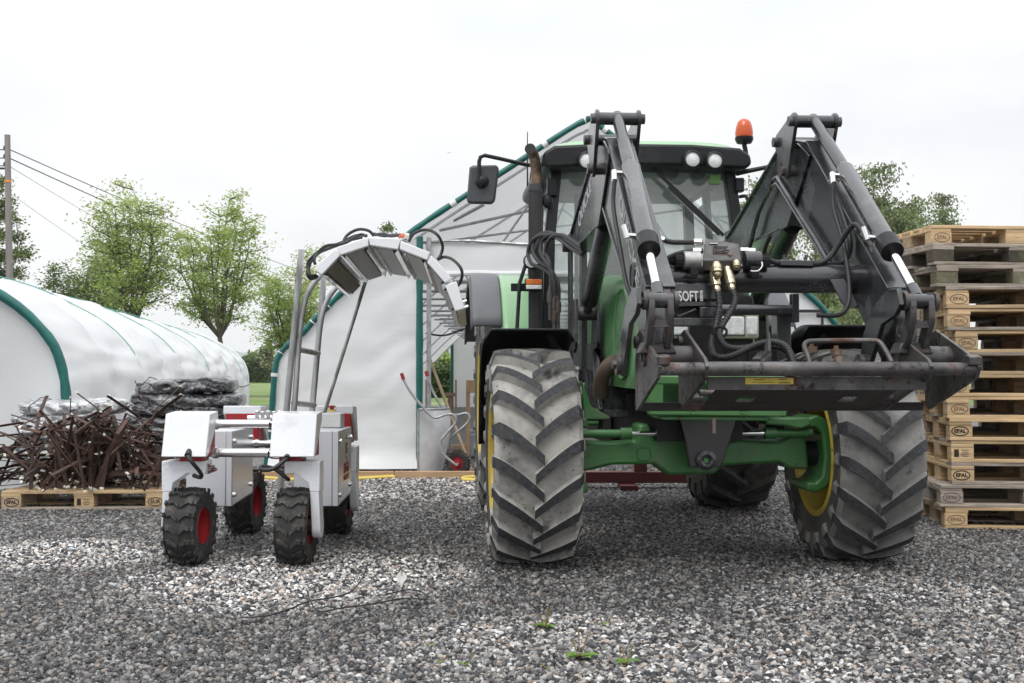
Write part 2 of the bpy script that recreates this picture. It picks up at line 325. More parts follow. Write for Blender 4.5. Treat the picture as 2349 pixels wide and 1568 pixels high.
# ------------------------------------------------------------------ trees
M_BARK = mat('bark', (.10, .085, .07), .9, var=.35, vs=3, bump=.8, bs=14)
M_LEAFA = mat('ash_leaf', (.37, .46, .14), .5, var=.42, vs=1.3, trans=.5)
M_LEAFB = mat('dark_leaf', (.17, .225, .07), .55, var=.35, vs=.9, trans=.3)
M_LEAFC = mat('birch_leaf', (.17, .215, .085), .55, var=.42, vs=.9, trans=.3)
M_HEDGE = mat('hedge_leaf', (.07, .12, .03), .6, var=.45, vs=1.5, trans=.2)
def leafquad(mb, c, s, rnd, flat=.5, hang=False):
    d = V((rnd.gauss(0, 1), rnd.gauss(0, 1), rnd.gauss(0, flat) if not hang else -1.6)).normalized(); n = V((rnd.gauss(0, .8), rnd.gauss(0, .8), 1 if not hang else rnd.gauss(0, .5))).normalized()
    r = d.cross(n)
    if r.length < .01: r = V((1, 0, 0))
    r = r.normalized() * s * .3; d = d * s
    o = len(mb.v); mb.v += [tuple(c - d * .1), tuple(c + d * .45 + r), tuple(c + d), tuple(c + d * .45 - r)]; mb.f.append([o, o + 1, o + 2, o + 3]); mb.m.append(0)
def tree(name, label, px, pbase, Y, ptop, pwid, leaf, seed, nl=6, per=34, ls=.15, fork=.28, droop=0, cl=1.0, group='trees beyond the yard'):
    rnd = random.Random(seed); k = Y / F; base = at(px, pbase, Y); base.z = 0; Ht = at(px, ptop, Y).z; W = pwid * k / 2
    root = empty(name, base, label=label, category='tree', group=group); tb = MB(); cb = MB(); th = Ht * fork
    tr = [V((rnd.gauss(0, .04) * i, rnd.gauss(0, .04) * i, th * i / 3)) for i in range(4)]
    tb.tube(tr, [W * .055, W * .048, W * .044, W * .042], 8); tips = []
    for i in range(nl):
        an = 2 * math.pi * i / nl + rnd.uniform(-.4, .4); sp = rnd.uniform(.3, .9) if i else .1; ln = Ht - th; hh = rnd.uniform(.72, .98) * (1.05 - .3 * sp) if i else .98
        e = V((math.cos(an) * W * sp, math.sin(an) * W * sp, 0)); pts = []
        for q in range(7):
            t = q / 6; pts.append(tr[-1] + e * (t ** .62) + V((rnd.gauss(0, .05), rnd.gauss(0, .05), 0)) * W * t + V((0, 0, ln * hh * t)))
        tb.tube(pts, [W * .03 * (1 - .85 * q / 6) for q in range(7)], 6, False)
        for q in range(1, 7):
            for _ in range((2 if q < 2 else 3) if q < 6 else 2):
                a2 = rnd.uniform(0, 6.283); up = rnd.uniform(.1, .6); bl = W * rnd.uniform(.25, .62) * (1.1 - .09 * q)
                dirv = V((math.cos(a2), math.sin(a2), up)) * bl; mid = pts[q] + dirv * .55 + V((0, 0, -.05 * bl)); end = pts[q] + dirv
                if math.hypot(end.x, end.y) > W * 1.05: continue
                tb.tube([pts[q], mid, end], [W * .011, W * .008, W * .004], 4, False); tips += [(mid, .8), (end, 1)]
        tips.append((pts[-1], 1)); tips.append((pts[-2], .9))
    for c, f in tips:
        sd = W * .145 * cl * rnd.uniform(.75, 1.25); n = int(per * f * rnd.uniform(.6, 1.3))
        for _ in range(n):
            if droop:
                p = c + V((rnd.gauss(0, sd), rnd.gauss(0, sd), -abs(rnd.gauss(0, sd * 1.9)) + .4 * sd))
            else: p = c + V((rnd.gauss(0, sd), rnd.gauss(0, sd), rnd.gauss(0, sd * .75)))
            if p.z > .4: leafquad(cb, p, ls * rnd.uniform(.7, 1.3), rnd, .5, droop and rnd.random() < .7)
    tb.build('trunk', M_BARK, root); cb.build('crown', leaf, root, smooth=0); return root
tree('ash_tree', 'tall pale green ash tree with many bare upright stems behind the low tunnel', 318, 853, 46, 432, 300, M_LEAFA, 1, 10, 46, .115, .34, cl=.62)
tree('ash_tree', 'rounded pale green ash tree with forked trunk just right of the taller ash', 508, 853, 46, 452, 262, M_LEAFA, 2, 10, 46, .115, .30, cl=.62)
tree('ash_tree', 'small pale green ash tree with low fork behind the steel lamp frame', 655, 853, 50, 590, 230, M_LEAFA, 3, 9, 55, .11, .24, cl=.66)
tree('maple_tree', 'dark dense broadleaf tree left of the ashes, behind the low tunnel', 205, 853, 52, 556, 215, M_LEAFB, 4, 10, 60, .125, .2, cl=.75)
tree('broadleaf_tree', 'broadleaf tree cut by the picture edge behind the utility pole', -38, 853, 48, 415, 190, M_LEAFB, 5, 8, 110, .12, .3, cl=.75)
tree('birch_tree', 'large birch with drooping foliage above the pallet stack', 2012, 853, 42, 388, 270, M_LEAFC, 6, 14, 190, .11, .22, droop=1, cl=1.05)
tree('birch_tree', 'slim young birch just right of the large birch', 2160, 853, 44, 448, 120, M_LEAFC, 7, 7, 120, .10, .2, droop=1, cl=1.35)
tree('birch_tree', 'birch seen between tractor cab and right loader arm', 1745, 853, 46, 420, 210, M_LEAFC, 8, 8, 110, .11, .25, droop=1)
tree('spruce_tree', 'dark tree top peeping over the lamp arch', 884, 853, 60, 522, 105, M_LEAFB, 9, 8, 60, .14, .12, cl=.9)
tree('birch_tree', 'bushy birch in front of the brick house right of the tunnel', 1960, 853, 30, 672, 190, M_LEAFC, 15, 9, 130, .09, .15, droop=1, cl=1.25)
tree('young_tree', 'thin bare young tree standing behind the far hedge', 617, 853, 105, 783, 40, mat('thin_leaf', (.22, .24, .12), .7), 10, 5, 7, .3, .3)
tree('young_tree', 'slender young tree seen through the tunnel doorway', 1017, 853, 70, 800, 60, M_LEAFA, 12, 5, 14, .3, .3)
tree('distant_tree', 'low rounded distant tree above the hedge', 577, 853, 160, 818, 46, M_LEAFB, 13, 5, 50, .6, .2, cl=1.4)
def hedge(name, label, pa, pb_, Y, ptop, dep, seed, n, ls, m=M_HEDGE):
    rnd = random.Random(seed); a = at(pa, 853, Y).x; b = at(pb_, 853, Y).x; h = at(0, ptop, Y).z; mb = MB()
    mb.grid(lambda u, v: V((a + (b - a) * u, Y + .25 + .2 * noise.noise(V((u * 40, v * 6, seed))), (h - .15) * v + .15 * noise.noise(V((u * 30, 5, 0))))), 60, 8)
    mb.grid(lambda u, v: V((a + (b - a) * u, Y + .25 + dep * v, h - .15 + .15 * noise.noise(V((u * 30, 5, v))))), 60, 4)
    lf = MB()
    for _ in range(n):
        u = rnd.random()
        if rnd.random() < .75: p = V((a + (b - a) * u, Y + rnd.uniform(-.1, .25), h * rnd.random()))
        else: p = V((a + (b - a) * u, Y + rnd.uniform(0, dep), h + rnd.gauss(0, .08)))
        leafquad(lf, p, ls * rnd.uniform(.7, 1.3), rnd)
    r = empty(name, ((a + b) / 2, Y + dep / 2, 0), label=label, category='hedge')
    for o in (mb.build('inner_growth', m, r), lf.build('foliage', m, r, smooth=0)): o.location = -r.location
hedge('hedge', 'long clipped dark green hedge at the end of the lawn', 420, 790, 110, 828, 2, 1, 9000, .3)
hedge('shrub', 'leafy shrub seen through the far tunnel doorway', 968, 1036, 47, 848, 1.2, 2, 2600, .16)

# ------------------------------------------------------------------ utility pole and wires
M_POLE = mat('weathered_pole', (.23, .21, .20), .9, var=.25, vs=1.2, aniso=(6, 6, .4), bump=.3, bs=5)
M_DARKI = mat('dark_iron', (.02, .02, .022), .6)
M_ORANGE = mat('orange_paint', (.8, .28, .02), .6)
YP = 38; pt = at(17, 310, YP); pbm = at(22, 655, YP); dx = (pt - pbm) / (pt.z - pbm.z); foot = pbm - dx * pbm.z
pole = empty('utility_pole', foot, label='tall grey wooden utility pole with an orange band', category='utility pole')
q = MB(); q.cyl((0, 0, 0), pt - foot, .125, .088, 12); q.build('pole', M_POLE, pole)
ob = at(18.5, 417, YP) - foot; q = MB(); q.cyl(ob - V((0, 0, .03)), ob + V((0, 0, .04)), .103, n=14); q.build('band', M_ORANGE, pole)
for py in (342, 361, 379):
    c = at(10, py, YP) - foot; q = MB(); q.cyl(c + V((.09, 0, -.03)), c + V((-.18, 0, -.03)), .018, n=6); q.lathe([(0, .1), (.03, .09), (.035, .03), (.05, 0), (0, -.02)], c, (0, 0, 1), 8); q.build('insulator', M_DARKI, pole)
c = at(14, 387, YP) - foot; q = MB(); q.beam(c + V((-.25, 0, 0)), c + V((.14, 0, 0)), .05, .06); q.build('bracket', M_DARKI, pole)
for i, (y0_, px1, py1, Y1, r_, lab) in enumerate(((345, 720, 632, 92, .017, 'topmost black overhead wire running from the pole'), (365, 720, 660, 92, .019, 'thick second overhead wire below the topmost one'), (384, 400, 590, 80, .008, 'thin pale third overhead wire on the pole'), (445, 330, 640, 80, .007, 'thin lowest overhead wire on the pole'))):
    A = at(25, y0_, YP); B = at(px1, py1, Y1); q = MB()
    q.tube([A.lerp(B, t / 14) + V((0, 0, -.8 * t / 14 * (1 - t / 14))) for t in range(15)], r_, 5); q.build('overhead_wire', M_DARKI, label=lab, category='wire', group='overhead wires')

# ------------------------------------------------------------------ low polytunnel on the left
M_FILM = mat('white_film', (.84, .85, .86), .38, var=.05, vs=.8, bump=1, bs=3.0, trans=.3)
M_FILM2 = mat('grey_film', (.82, .835, .84), .35, var=.10, vs=.7, aniso=(1, 1, 1), bump=.45, bs=1.3, trans=.3)
M_GREEN = mat('green_tarpaulin', (.008, .115, .10), .4, var=.25, vs=6, bump=.8, bs=9)
M_GREENL = mat('green_strap', (.10, .33, .26), .6, var=.2)
M_STEEL = mat('galvanised_steel', (.42, .43, .44), .45, .85, var=.3, vs=12, dirt=[((.30, .30, .29), .35, 14, .7)])
ax = V((-.1513, .9885, 0)); sd_ = V((-.9885, -.1513, 0)); C0 = gr(155, 1123); C0 = V((-3.89, 10.5, 0))
G1 = empty('polytunnel', C0 + sd_ * 2.5, label='low white polytunnel with green arch tube and green straps', category='polytunnel')
prof1 = [(0, 0), (.0, .45), (.01, .85), (.06, 1.12), (.16, 1.33), (.42, 1.6), (.8, 1.83), (1.3, 2.06), (1.9, 2.22), (2.5, 2.28)]
prof1 = prof1 + [(5.0 - a, b) for a, b in prof1[::-1][1:]]
pr1 = [V((a, b, 0)) for a, b in prof1]; pr1 = spline(pr1, 3)
def g1pt(i_f, s, dz=0.0):
    k = min(len(pr1) - 1, max(0, i_f)); i = int(k); f = k - i; p = pr1[i].lerp(pr1[min(i + 1, len(pr1) - 1)], f); return C0 + ax * s + sd_ * p.x + V((0, 0, p.y + dz)) - G1.location
NP1 = len(pr1) - 1; Lt = 24.0; SP = 4.3
def g1skin(u, v):
    s = u * Lt; i_f = v * NP1; ph = (s % 2.15) / 2.15; sag = math.sin(math.pi * ph); h = min(1, max(0, math.sin(math.pi * v)))
    p = g1pt(i_f, s); c = C0 + ax * s + sd_ * 2.5 + V((0, 0, .9)) - G1.location; d = (c - p).normalized()
    wr = .028 * noise.noise(V((s * 4.5, v * 5, 7))) * max(0, 1 - h * 1.6) + .018 * noise.noise(V((s * 2.2, v * 9, 1))) + .03 * noise.noise(V((s * .9, v * 24, 4)))
    if 2 < i_f < NP1 - 2: p = p + d * (.11 * sag * (.25 + h) + wr * 2.2 + .02 * noise.noise(V((s * 7, v * 13, 3))))
    return p
q = MB(); q.grid(g1skin, 120, 84); q.build('film_cover', M_FILM, G1, smooth=80)
q = MB(); vsx = [g1pt(i, .03) for i in range(NP1 + 1)]
def g1front(u, v):
    p = g1pt(u * NP1, .02); b = V((p.x, p.y, -G1.location.z)); r = b.lerp(p, v); k = .022 * math.sin((u * 30 + v * 14)) * v * (1 - v) + .03 * noise.noise(V((u * 8, v * 3, 2))); return r - ax * k
q.grid(g1front, 84, 10); q.build('front_sheet', M_FILM2, G1, smooth=80)
q = MB(); q.tube([g1pt(i, -.02) for i in range(NP1 + 1)], [.044 + .010 * noise.noise(V((i * .8, 3, 0))) for i in range(NP1 + 1)], 10); q.build('arch_tube', M_GREEN, G1)
q = MB(); q.tube([g1pt(i, Lt) for i in range(NP1 + 1)], .03, 8); q.build('arch_tube', M_FILM, G1)
for k in range(1, 6):
    s = k * SP; q = MB(); i0 = next(i for i in range(NP1) if pr1[i].y > 1.0); q.tube([g1pt(i, s) + V((.008, -.006, .006)) for i in range(i0, NP1 // 2 + 1)], .0065, 5); q.build('strap', M_GREENL, G1)
q = MB(); q.tube([g1pt(4.4, s / 10 * Lt) + V((.04, -.02, -.02 * math.sin(s * 3))) for s in range(11)], .012, 5); q.build('bottom_wire', M_DARKI, G1)
q = MB(); q.cyl(g1pt(4.6, -.1) + V((-.1, 0, 0)), g1pt(4.6, -.1) + V((.14, 0, 0)), .025, n=8); q.build('tube_clamp', M_DARKI, G1)

# ------------------------------------------------------------------ large open polytunnel in the middle
YG = 12.25; LG = 22.5
px2 = [(612, 1098), (618, 1020), (625, 957), (633, 848), (644, 814), (661, 794), (697, 764), (722, 736), (750, 708), (781, 677), (856, 610), (934, 542), (1009, 489), (1175, 383), (1300, 302), (1345, 279), (1366, 284), (1500, 392), (1680, 540), (1855, 680), (1910, 740), (1985, 830), (2035, 930), (2045, 1098)]
pr2 = spline([at(a, b, YG) for a, b in px2], 3); NP2 = len(pr2) - 1
G2 = empty('polytunnel', (.72, YG, 0), label='large white open-fronted polytunnel with green arch tube behind the robot', category='polytunnel')
O2 = V(G2.location)
def g2pt(i_f, s):
    k = min(NP2, max(0, i_f)); i = int(k); p = pr2[i].lerp(pr2[min(i + 1, NP2)], k - i); return p + V((0, s, 0)) - O2
def g2skin(u, v):
    s = u * LG; p = g2pt(v * NP2, s); c = V((0, s, 1.0)); d = (c - p).normalized(); sag = math.sin(math.pi * ((s % 1.6) / 1.6)); return p + d * (.02 * sag + .012 * noise.noise(V((s * 2, v * 30, 0))))
M_FILM3 = mat('roof_film', (.88, .885, .89), .4, var=.05, vs=.9, trans=.28)
q = MB(); q.grid(g2skin, 44, NP2); q.build('roof_film', M_FILM3, G2, smooth=80)
iL = 3 * 14 + 0
q = MB(); q.tube([g2pt(i, -.05) for i in range(NP2 + 1)], [.031 + .008 * noise.noise(V((i * .9, 7, 0))) for i in range(NP2 + 1)], 10); q.build('arch_tube', M_GREEN, G2)
for i in range(4, NP2 - 3, 4):
    a = g2pt(i + .5, -.05); b = g2pt(i + .75, -.05); q = MB(); q.tube([a, b], .037, 10, False); q.build('clip', mat('clip_plastic', (.75, .76, .76), .5) if i == 4 else bpy.data.materials['clip_plastic'], G2)
# left front sheet from the arch to the green door edge
xd = at(963, 900, YG).x - O2.x
def sheet(u, v, x0f, x1, zt):
    pass
top_l = [g2pt(i, 0) for i in range(0, NP2 + 1)]
def arch_z(x):
    best = 0
    for a, b in zip(top_l, top_l[1:]):
        if min(a.x, b.x) - 1e-6 <= x <= max(a.x, b.x) + 1e-6 and abs(b.x - a.x) > 1e-6: best = max(best, a.z + (b.z - a.z) * (x - a.x) / (b.x - a.x))
    return best
xl = top_l[0].x + .03
def lsheet(u, v):
    x = xl + (xd - xl) * u; zt = max(.05, arch_z(x) - .01); ztop = min(zt, 2.33); z = ztop * v
    fold = .28 * (.016 * math.sin(5.5 * (z * 1.9 - x * .75) + 2.6 * noise.noise(V((x * 1.3, z * 1.8, 0)))) + .010 * math.sin(13 * (z * 1.6 - x * .8) + 4 * noise.noise(V((x * 2, z * 2.5, 6))))) * (.35 + u) * (.25 + min(1, max(0, 1.6 - abs(z - 1.2) * 1.3))) + .03 * noise.noise(V((x * 1.4 + z * 2.4, z * .9 - x * .4, 3)))
    lift = .03 * max(0, 1 - z / .35) * math.sin(x * 5)
    return V((x, -.03 + fold * .8 - lift - .12 * max(0, 1 - z / .25) ** 2, z + .05))
q = MB(); q.grid(lsheet, 70, 60); q.build('front_sheet', mat('front_film', (.88, .89, .895), .34, var=.04, vs=.8, aniso=(1.2, 1, 6), bump=.35, bs=2.2, trans=.3), G2, smooth=80)
zt_d = at(960, 545, YG).z
q = MB(); q.tube([V((xd, -.05 + .012 * noise.noise(V((z * 3., 0, 0))), z * zt_d / 20)) for z in range(21)], [.034 + .010 * noise.noise(V((z * 1.7, 5, 0))) for z in range(21)], 8); q.build('door_edge', M_GREEN, G2)
q = MB(); q.beam((xd + .09, .03, 0), (xd + .09, .03, zt_d), .045, .045); q.build('door_post', M_STEEL, G2)
# right front sheet
xr0 = at(1655, 900, YG).x - O2.x; xr1 = top_l[-1].x - .03
def rsheet(u, v):
    x = xr0 + (xr1 - xr0) * u; z = max(.05, min(arch_z(x) - .01, 2.3)) * v; return V((x, -.02 + .03 * noise.noise(V((x * 1.5, z * 2, 9))), z + .03))
q = MB(); q.grid(rsheet, 30, 24); q.build('front_sheet', bpy.data.materials['front_film'], G2, smooth=80)
zb = at(1800, 715, YG).z; xb = at(1882, 715, YG).x - O2.x
q = MB(); q.beam((xr0, -.07, zb), (xb, -.07, zb), .02, .03); q.beam((xb, -.07, zb), (xb, -.07, .05), .02, .03); q.build('door_frame', M_DARKI, G2)
# gable curtain hanging between the posts
zc0 = at(1000, 627, YG).z; zc1 = at(1000, 556, YG).z
def curt(u, v):
    x = xd + .05 + (xr0 + .1 - xd) * u; z = zc0 + (zc1 - zc0) * v; return V((x, .08 + .03 * noise.noise(V((x * 2, z * 3, 1))) , z + .03 * math.sin(u * 3.1) * (1 - v) * 0 + .012 * noise.noise(V((x * 3, 0, 4))) * (1 - v)))
q = MB(); q.grid(curt, 40, 8); q.build('gable_curtain', M_FILM3, G2, smooth=80)
q = MB(); q.tube([V((xd + .05 + (xr0 + .1 - xd) * u / 12, .08, zc0 + .012 * noise.noise(V((u * .7, 0, 4))))) for u in range(13)], .03, 8); q.build('curtain_roll', M_FILM3, G2)
q = MB(); q.tube([V((xd + (xr0 - xd) * u / 12, .06, zc1 + .02 * math.sin(u))) for u in range(13)], .016, 6); q.build('curtain_rail', M_STEEL, G2)
# steel bows with ties and webs
bow = MB(); bow.tube([g2pt(i, 0) + V((0, 0, -.04)) for i in range(3, NP2 - 2)], .016, 6, False); M_BOW = mat('bright_bow_tube', (.62, .63, .64), .5, .4, var=.1); bow_me = bow.mesh('bow', M_BOW)
zt = 1.98; tie = MB(); inz = [p.x for p in top_l if p.z > zt + .12]; xa = min(inz); xz = max(inz)
tie.tube([(xa, 0, zt), (xz, 0, zt)], .017, 6); tie.tube([(xa, 0, zt + .09), (xz, 0, zt + .09)], .008, 5)
tie_me = tie.mesh('tie_bar', M_STEEL)
web = MB(); pk = at(1345, 300, YG) - O2
for x0, z0, x1, z1 in ((xa + .3, zt, xa + 1.0, 2.42), (-1.1, zt, -.5, 2.85), (-.5, zt, -.05, 3.1), (.6, zt, .2, 3.0), (1.2, zt, .8, 2.6), (-1.6, 2.38, 1.2, 2.75)): web.tube([(x0, 0, z0), (x1, 0, z1)], .013, 5)
web_me = web.mesh('truss_web', M_STEEL)
for k in range(15):
    s = .35 + k * 1.55
    if k % 2 == 0: inst(bow_me, 'bow', G2, Matrix.Translation((0, s, 0)))
    inst(tie_me, 'tie_bar', G2, Matrix.Translation((0, s, 0)))
    if k < 1: inst(web_me, 'truss_web', G2, Matrix.Translation((0, s, 0)))
for x in (-1.2, .6):
    q = MB(); q.tube([(x, .3, zt + .05), (x, LG - .3, zt + .05)], .007, 4); q.build('purlin', M_STEEL, G2)
q = MB(); a = at(1009, 529, YG + .2) - O2; b = at(1260, 474, YG + .9) - O2; q.tube([a, b], .018, 6); q.build('brace', M_STEEL, G2)
q = MB(); a = at(1040, 507, YG + .9) - O2; b = at(1110, 470, YG + .9) - O2; q.tube([a, b], .02, 6); q.build('brace', M_STEEL, G2)
M_BASE = mat('base_timber', (.50, .33, .19), .8, var=.25, vs=3, aniso=(.6, 8, 8)); bb = [gr(a, 1098) for a in (560, 905, 1250, 1600)]
for k in range(3): q = MB(); ln = bb[k + 1].x - bb[k].x - .01; q.box((0, 0, .035), (ln, .05, .07)); q.build('base_timber', M_BASE, bevel=.004, loc=((bb[k].x + bb[k + 1].x) / 2, 11.58 + .01 * (k % 2), 0), label=('long pale timber lying in front of the white tunnel sheet behind the robot', 'long pale timber lying in front of the upturned wheelbarrow', 'long pale timber lying behind the tractor in the tunnel mouth')[k], category='timber')
# far end wall with a doorway
YE = LG
def fw(x0, x1, z0, z1, nm='end_sheet'):
    q = MB(); q.grid(lambda u, v: V((x0 + (x1 - x0) * u, YE + .02 * noise.noise(V((u * 5, v * 3, x0))), min(z0 + (z1 - z0) * v, max(z0, arch_z(x0 + (x1 - x0) * u) - .01)))), 16, 8); q.build(nm, M_FILM3, G2, smooth=80)
ex = lambda p: at(p, 853, YG + LG).x - O2.x
ez = lambda p: at(1000, p, YG + LG).z
fw(ex(1037), top_l[-1].x, 0, ez(764)); fw(top_l[0].x, ex(1037), ez(799), ez(764)); fw(top_l[0].x, top_l[-1].x, ez(764), 3.4)
q = MB(); q.cyl((ex(1037), YE - .05, 0), (ex(1037), YE - .05, ez(764)), .045, n=8); q.build('end_post', M_GREEN, G2)
q = MB(); q.cyl((ex(1005), YE - .05, ez(799)), (ex(1005), YE - .05, ez(840)), .02, n=6); q.build('end_stay', M_STEEL, G2)
q = MB(); q.tube(spline([at(972, 764, YG + 12) - O2, at(1020, 770, YG + 12) - O2, at(1085, 752, YG + 12) - O2, at(1200, 760, YG + 12) - O2], 5), .02, 5); q.build('hanging_cable', M_DARKI, G2)

# brick house and far shed
M_BRICK = bpy.data.materials.new('red_brick'); M_BRICK.use_nodes = True; nb = M_BRICK.node_tree; br = nb.nodes.new('ShaderNodeTexBrick'); br.inputs['Scale'].default_value = 3
br.inputs['Color1'].default_value = (.52, .20, .12, 1); br.inputs['Color2'].default_value = (.42, .16, .10, 1); br.inputs['Mortar'].default_value = (.5, .42, .36, 1)
tcb = nb.nodes.new('ShaderNodeTexCoord'); mpb = nb.nodes.new('ShaderNodeMapping'); mpb.inputs['Rotation'].default_value = (math.pi / 2, 0, 0); nb.links.new(tcb.outputs['Object'], mpb.inputs[0]); nb.links.new(mpb.outputs[0], br.inputs['Vector']); nb.links.new(br.outputs[0], nb.nodes['Principled BSDF'].inputs['Base Color'])
def house(name, label, pa, pb_, Y, peave, m, dep, roofc):
    a = at(pa, 853, Y).x; b = at(pb_, 853, Y).x; h = at(0, peave, Y).z; r = empty(name, ((a + b) / 2, Y, 0), label=label, category='house'); hw = (b - a) / 2
    q = MB(); q.box((0, dep / 2, h / 2), (2 * hw, dep, h)); q.build('wall', m, r)
    q = MB(); q.prism([(-hw - .3, -.3, h), (-hw - .3, dep + .3, h), (-hw - .3, dep / 2, h + hw * .35)], (2 * hw + .6, 0, 0)); q.build('roof', roofc, r)
    for k in (-.5, .5):
        q = MB(); q.box((hw * k, -.03, h * .5), (hw * .28, .08, h * .3)); f = q.build('window', mat('window_frame', (.7, .7, .68), .5) if 'window_frame' not in bpy.data.materials else bpy.data.materials['window_frame'], r)
        q = MB(); q.box((hw * k, -.08, h * .5), (hw * .22, .03, h * .24)); q.build('pane', M_DARKI, f)
M_ROOF = mat('roof_tile', (.10, .08, .07), .8)
house('brick_house', 'red brick house half hidden behind the birch right of the tractor', 1868, 1965, 62, 662, M_BRICK, 8, M_ROOF)
house('brown_shed', 'small brown shed seen through the far tunnel doorway', 1003, 1016, 75, 833, mat('shed_wood', (.25, .17, .11), .85), 3, M_ROOF)
# ================================================================== PALLETS
M_PINE = mat('fresh_pine', (.55, .395, .225), .75, var=.28, vs=3, aniso=(1.2, 14, 14), orand=.16, bump=.25, bs=30, dirt=[((.33, .20, .10), .12, 5, .8, .04)])
M_PINEG = mat('weathered_pine', (.36, .31, .26), .85, var=.28, vs=3, aniso=(1.2, 12, 12), orand=.18, bump=.4, bs=30, dirt=[((.16, .13, .10), .25, 4, .9)])
M_PINED = mat('dark_damp_wood', (.075, .06, .045), .85, var=.4, vs=5, orand=.2, bump=.5, bs=30, dirt=[((.10, .12, .05), .3, 6, .9)])
M_PINEM = mat('mossy_wood', (.13, .125, .075), .9, var=.4, vs=8, orand=.2, bump=.6, bs=40, dirt=[((.25, .23, .19), .3, 9, .9)])
M_CHIP = mat('chipboard_block', (.40, .30, .20), .85, var=.45, vs=60, orand=.12, bump=.5, bs=90)
M_STAMP = mat('burnt_stamp', (.035, .02, .012), .8)
def bx(d, bev=.003):
    bm = bmesh.new(); bmesh.ops.create_cube(bm, size=1); bmesh.ops.scale(bm, vec=d, verts=bm.verts)
    bmesh.ops.bevel(bm, geom=bm.edges[:], offset=bev, segments=1, affect='EDGES'); me = bpy.data.meshes.new('plank'); bm.to_mesh(me); bm.free(); me.materials.append(M_PINE); return me
PM = {'deck_w': bx((1.2, .145, .022)), 'deck_n': bx((1.2, .1, .022)), 'string': bx((.145, .8, .022)), 'blk': bx((.145, .1, .078)), 'blkc': bx((.145, .145, .078))}
def ring(mb, a, b, wd, n=28, y=0):
    vs = []
    for i in range(n):
        t = 2 * math.pi * i / n; vs += [V((a * math.cos(t), y, b * math.sin(t))), V(((a - wd) * math.cos(t), y, (b - wd) * math.sin(t)))]
    mb.add(vs, [(2 * i, 2 * ((i + 1) % n), 2 * ((i + 1) % n) + 1, 2 * i + 1) for i in range(n)])
TXR = Matrix.Rotation(math.pi / 2, 4, 'X')
def stamp_me(txt, bold):
    t = xform(text_mb(txt, .034 if len(txt) == 4 else .04, .0004, bold), TXR); ring(t, .056, .033, .004 + bold * 2, y=-.0004); return t.mesh('stamp', M_STAMP, 0)
M_STAMP0 = M_STAMP; M_STAMP = mat('faint_stamp', (.16, .095, .05), .8); ST_E = stamp_me('EPAL', .0004); ST_F = stamp_me('EPAL', .0008); M_STAMP = mat('dark_stamp', (.07, .042, .025), .8); ST_E2 = stamp_me('EPAL', .0002); M_STAMP = M_STAMP0; ST_B = stamp_me('EPAL', .0016); ST_U = stamp_me('EUR', .001)
mk = MB()
mk.box((-.035, 0, 0), (.03, .0008, .05))
for i in range(4): mk.box((.02, 0, .02 - i * .013), (.05 - .012 * (i % 2), .0008, .004))
ST_M = mk.mesh('stamp', M_STAMP, 0)
def setm(o, m):
    o.material_slots[0].link = 'OBJECT'; o.material_slots[0].material = m; return o
def pallet(loc, rz, label, board, block=None, stamps=(ST_E, None, ST_U), seed=0, tilt=0, group='wooden pallets', low=None):
    rnd = random.Random(seed); r = empty('pallet', loc, rz, label=label, category='pallet', group=group); r.rotation_euler = (0, tilt, rz)
    J = lambda s=.004: rnd.uniform(-s, s); block = block or board; low = low or board
    def pc(nm, key, x, y, z, m): return setm(inst(PM[key], nm, r, Matrix.Translation((x + J(), y + J(), z)) @ Matrix.Rotation(J(.006), 4, 'Z')), m)
    for y in (-.35, 0, .35): pc('bottom_board', 'deck_n' if y else 'deck_w', 0, y, .011, M_PINEG if low is M_PINE and rnd.random() < .3 else low)
    for x, sk in ((-.5275, 0), (0, 1), (.5275, 2)):
        for y in (-.35, 0, .35):
            b = pc('block', 'blk' if y else 'blkc', x, y, .0615, block if rnd.random() < .8 else M_CHIP if board is M_PINE else block)
            if y == -.35 and stamps[sk]: inst(stamps[sk], 'stamp', b, Matrix.Translation((J(.008), -.0505, 0)))
        pc('stringer', 'string', x, 0, .1115, board)
    for y, k in ((-.3275, 'deck_w'), (-.165, 'deck_n'), (0, 'deck_w'), (.165, 'deck_n'), (.3275, 'deck_w')): pc('deck_board', k, 0, y, .133, M_PINEG if board is M_PINE and rnd.random() < .22 else board)
    return r
# the pallet under the heap of brackets
pl = gr(8, 1170); pr_ = gr(366, 1166); cpl = (pl + pr_) / 2
PAL_Y = 8.95; PAL_C = V(((at(10, 1168, PAL_Y).x + at(366, 1168, PAL_Y).x) / 2, PAL_Y + .38, 0))
pallet(PAL_C, math.radians(2.5), 'low wooden pallet carrying the heap of rusty brackets', M_PINE, stamps=(ST_B, ST_M, ST_U), seed=3)
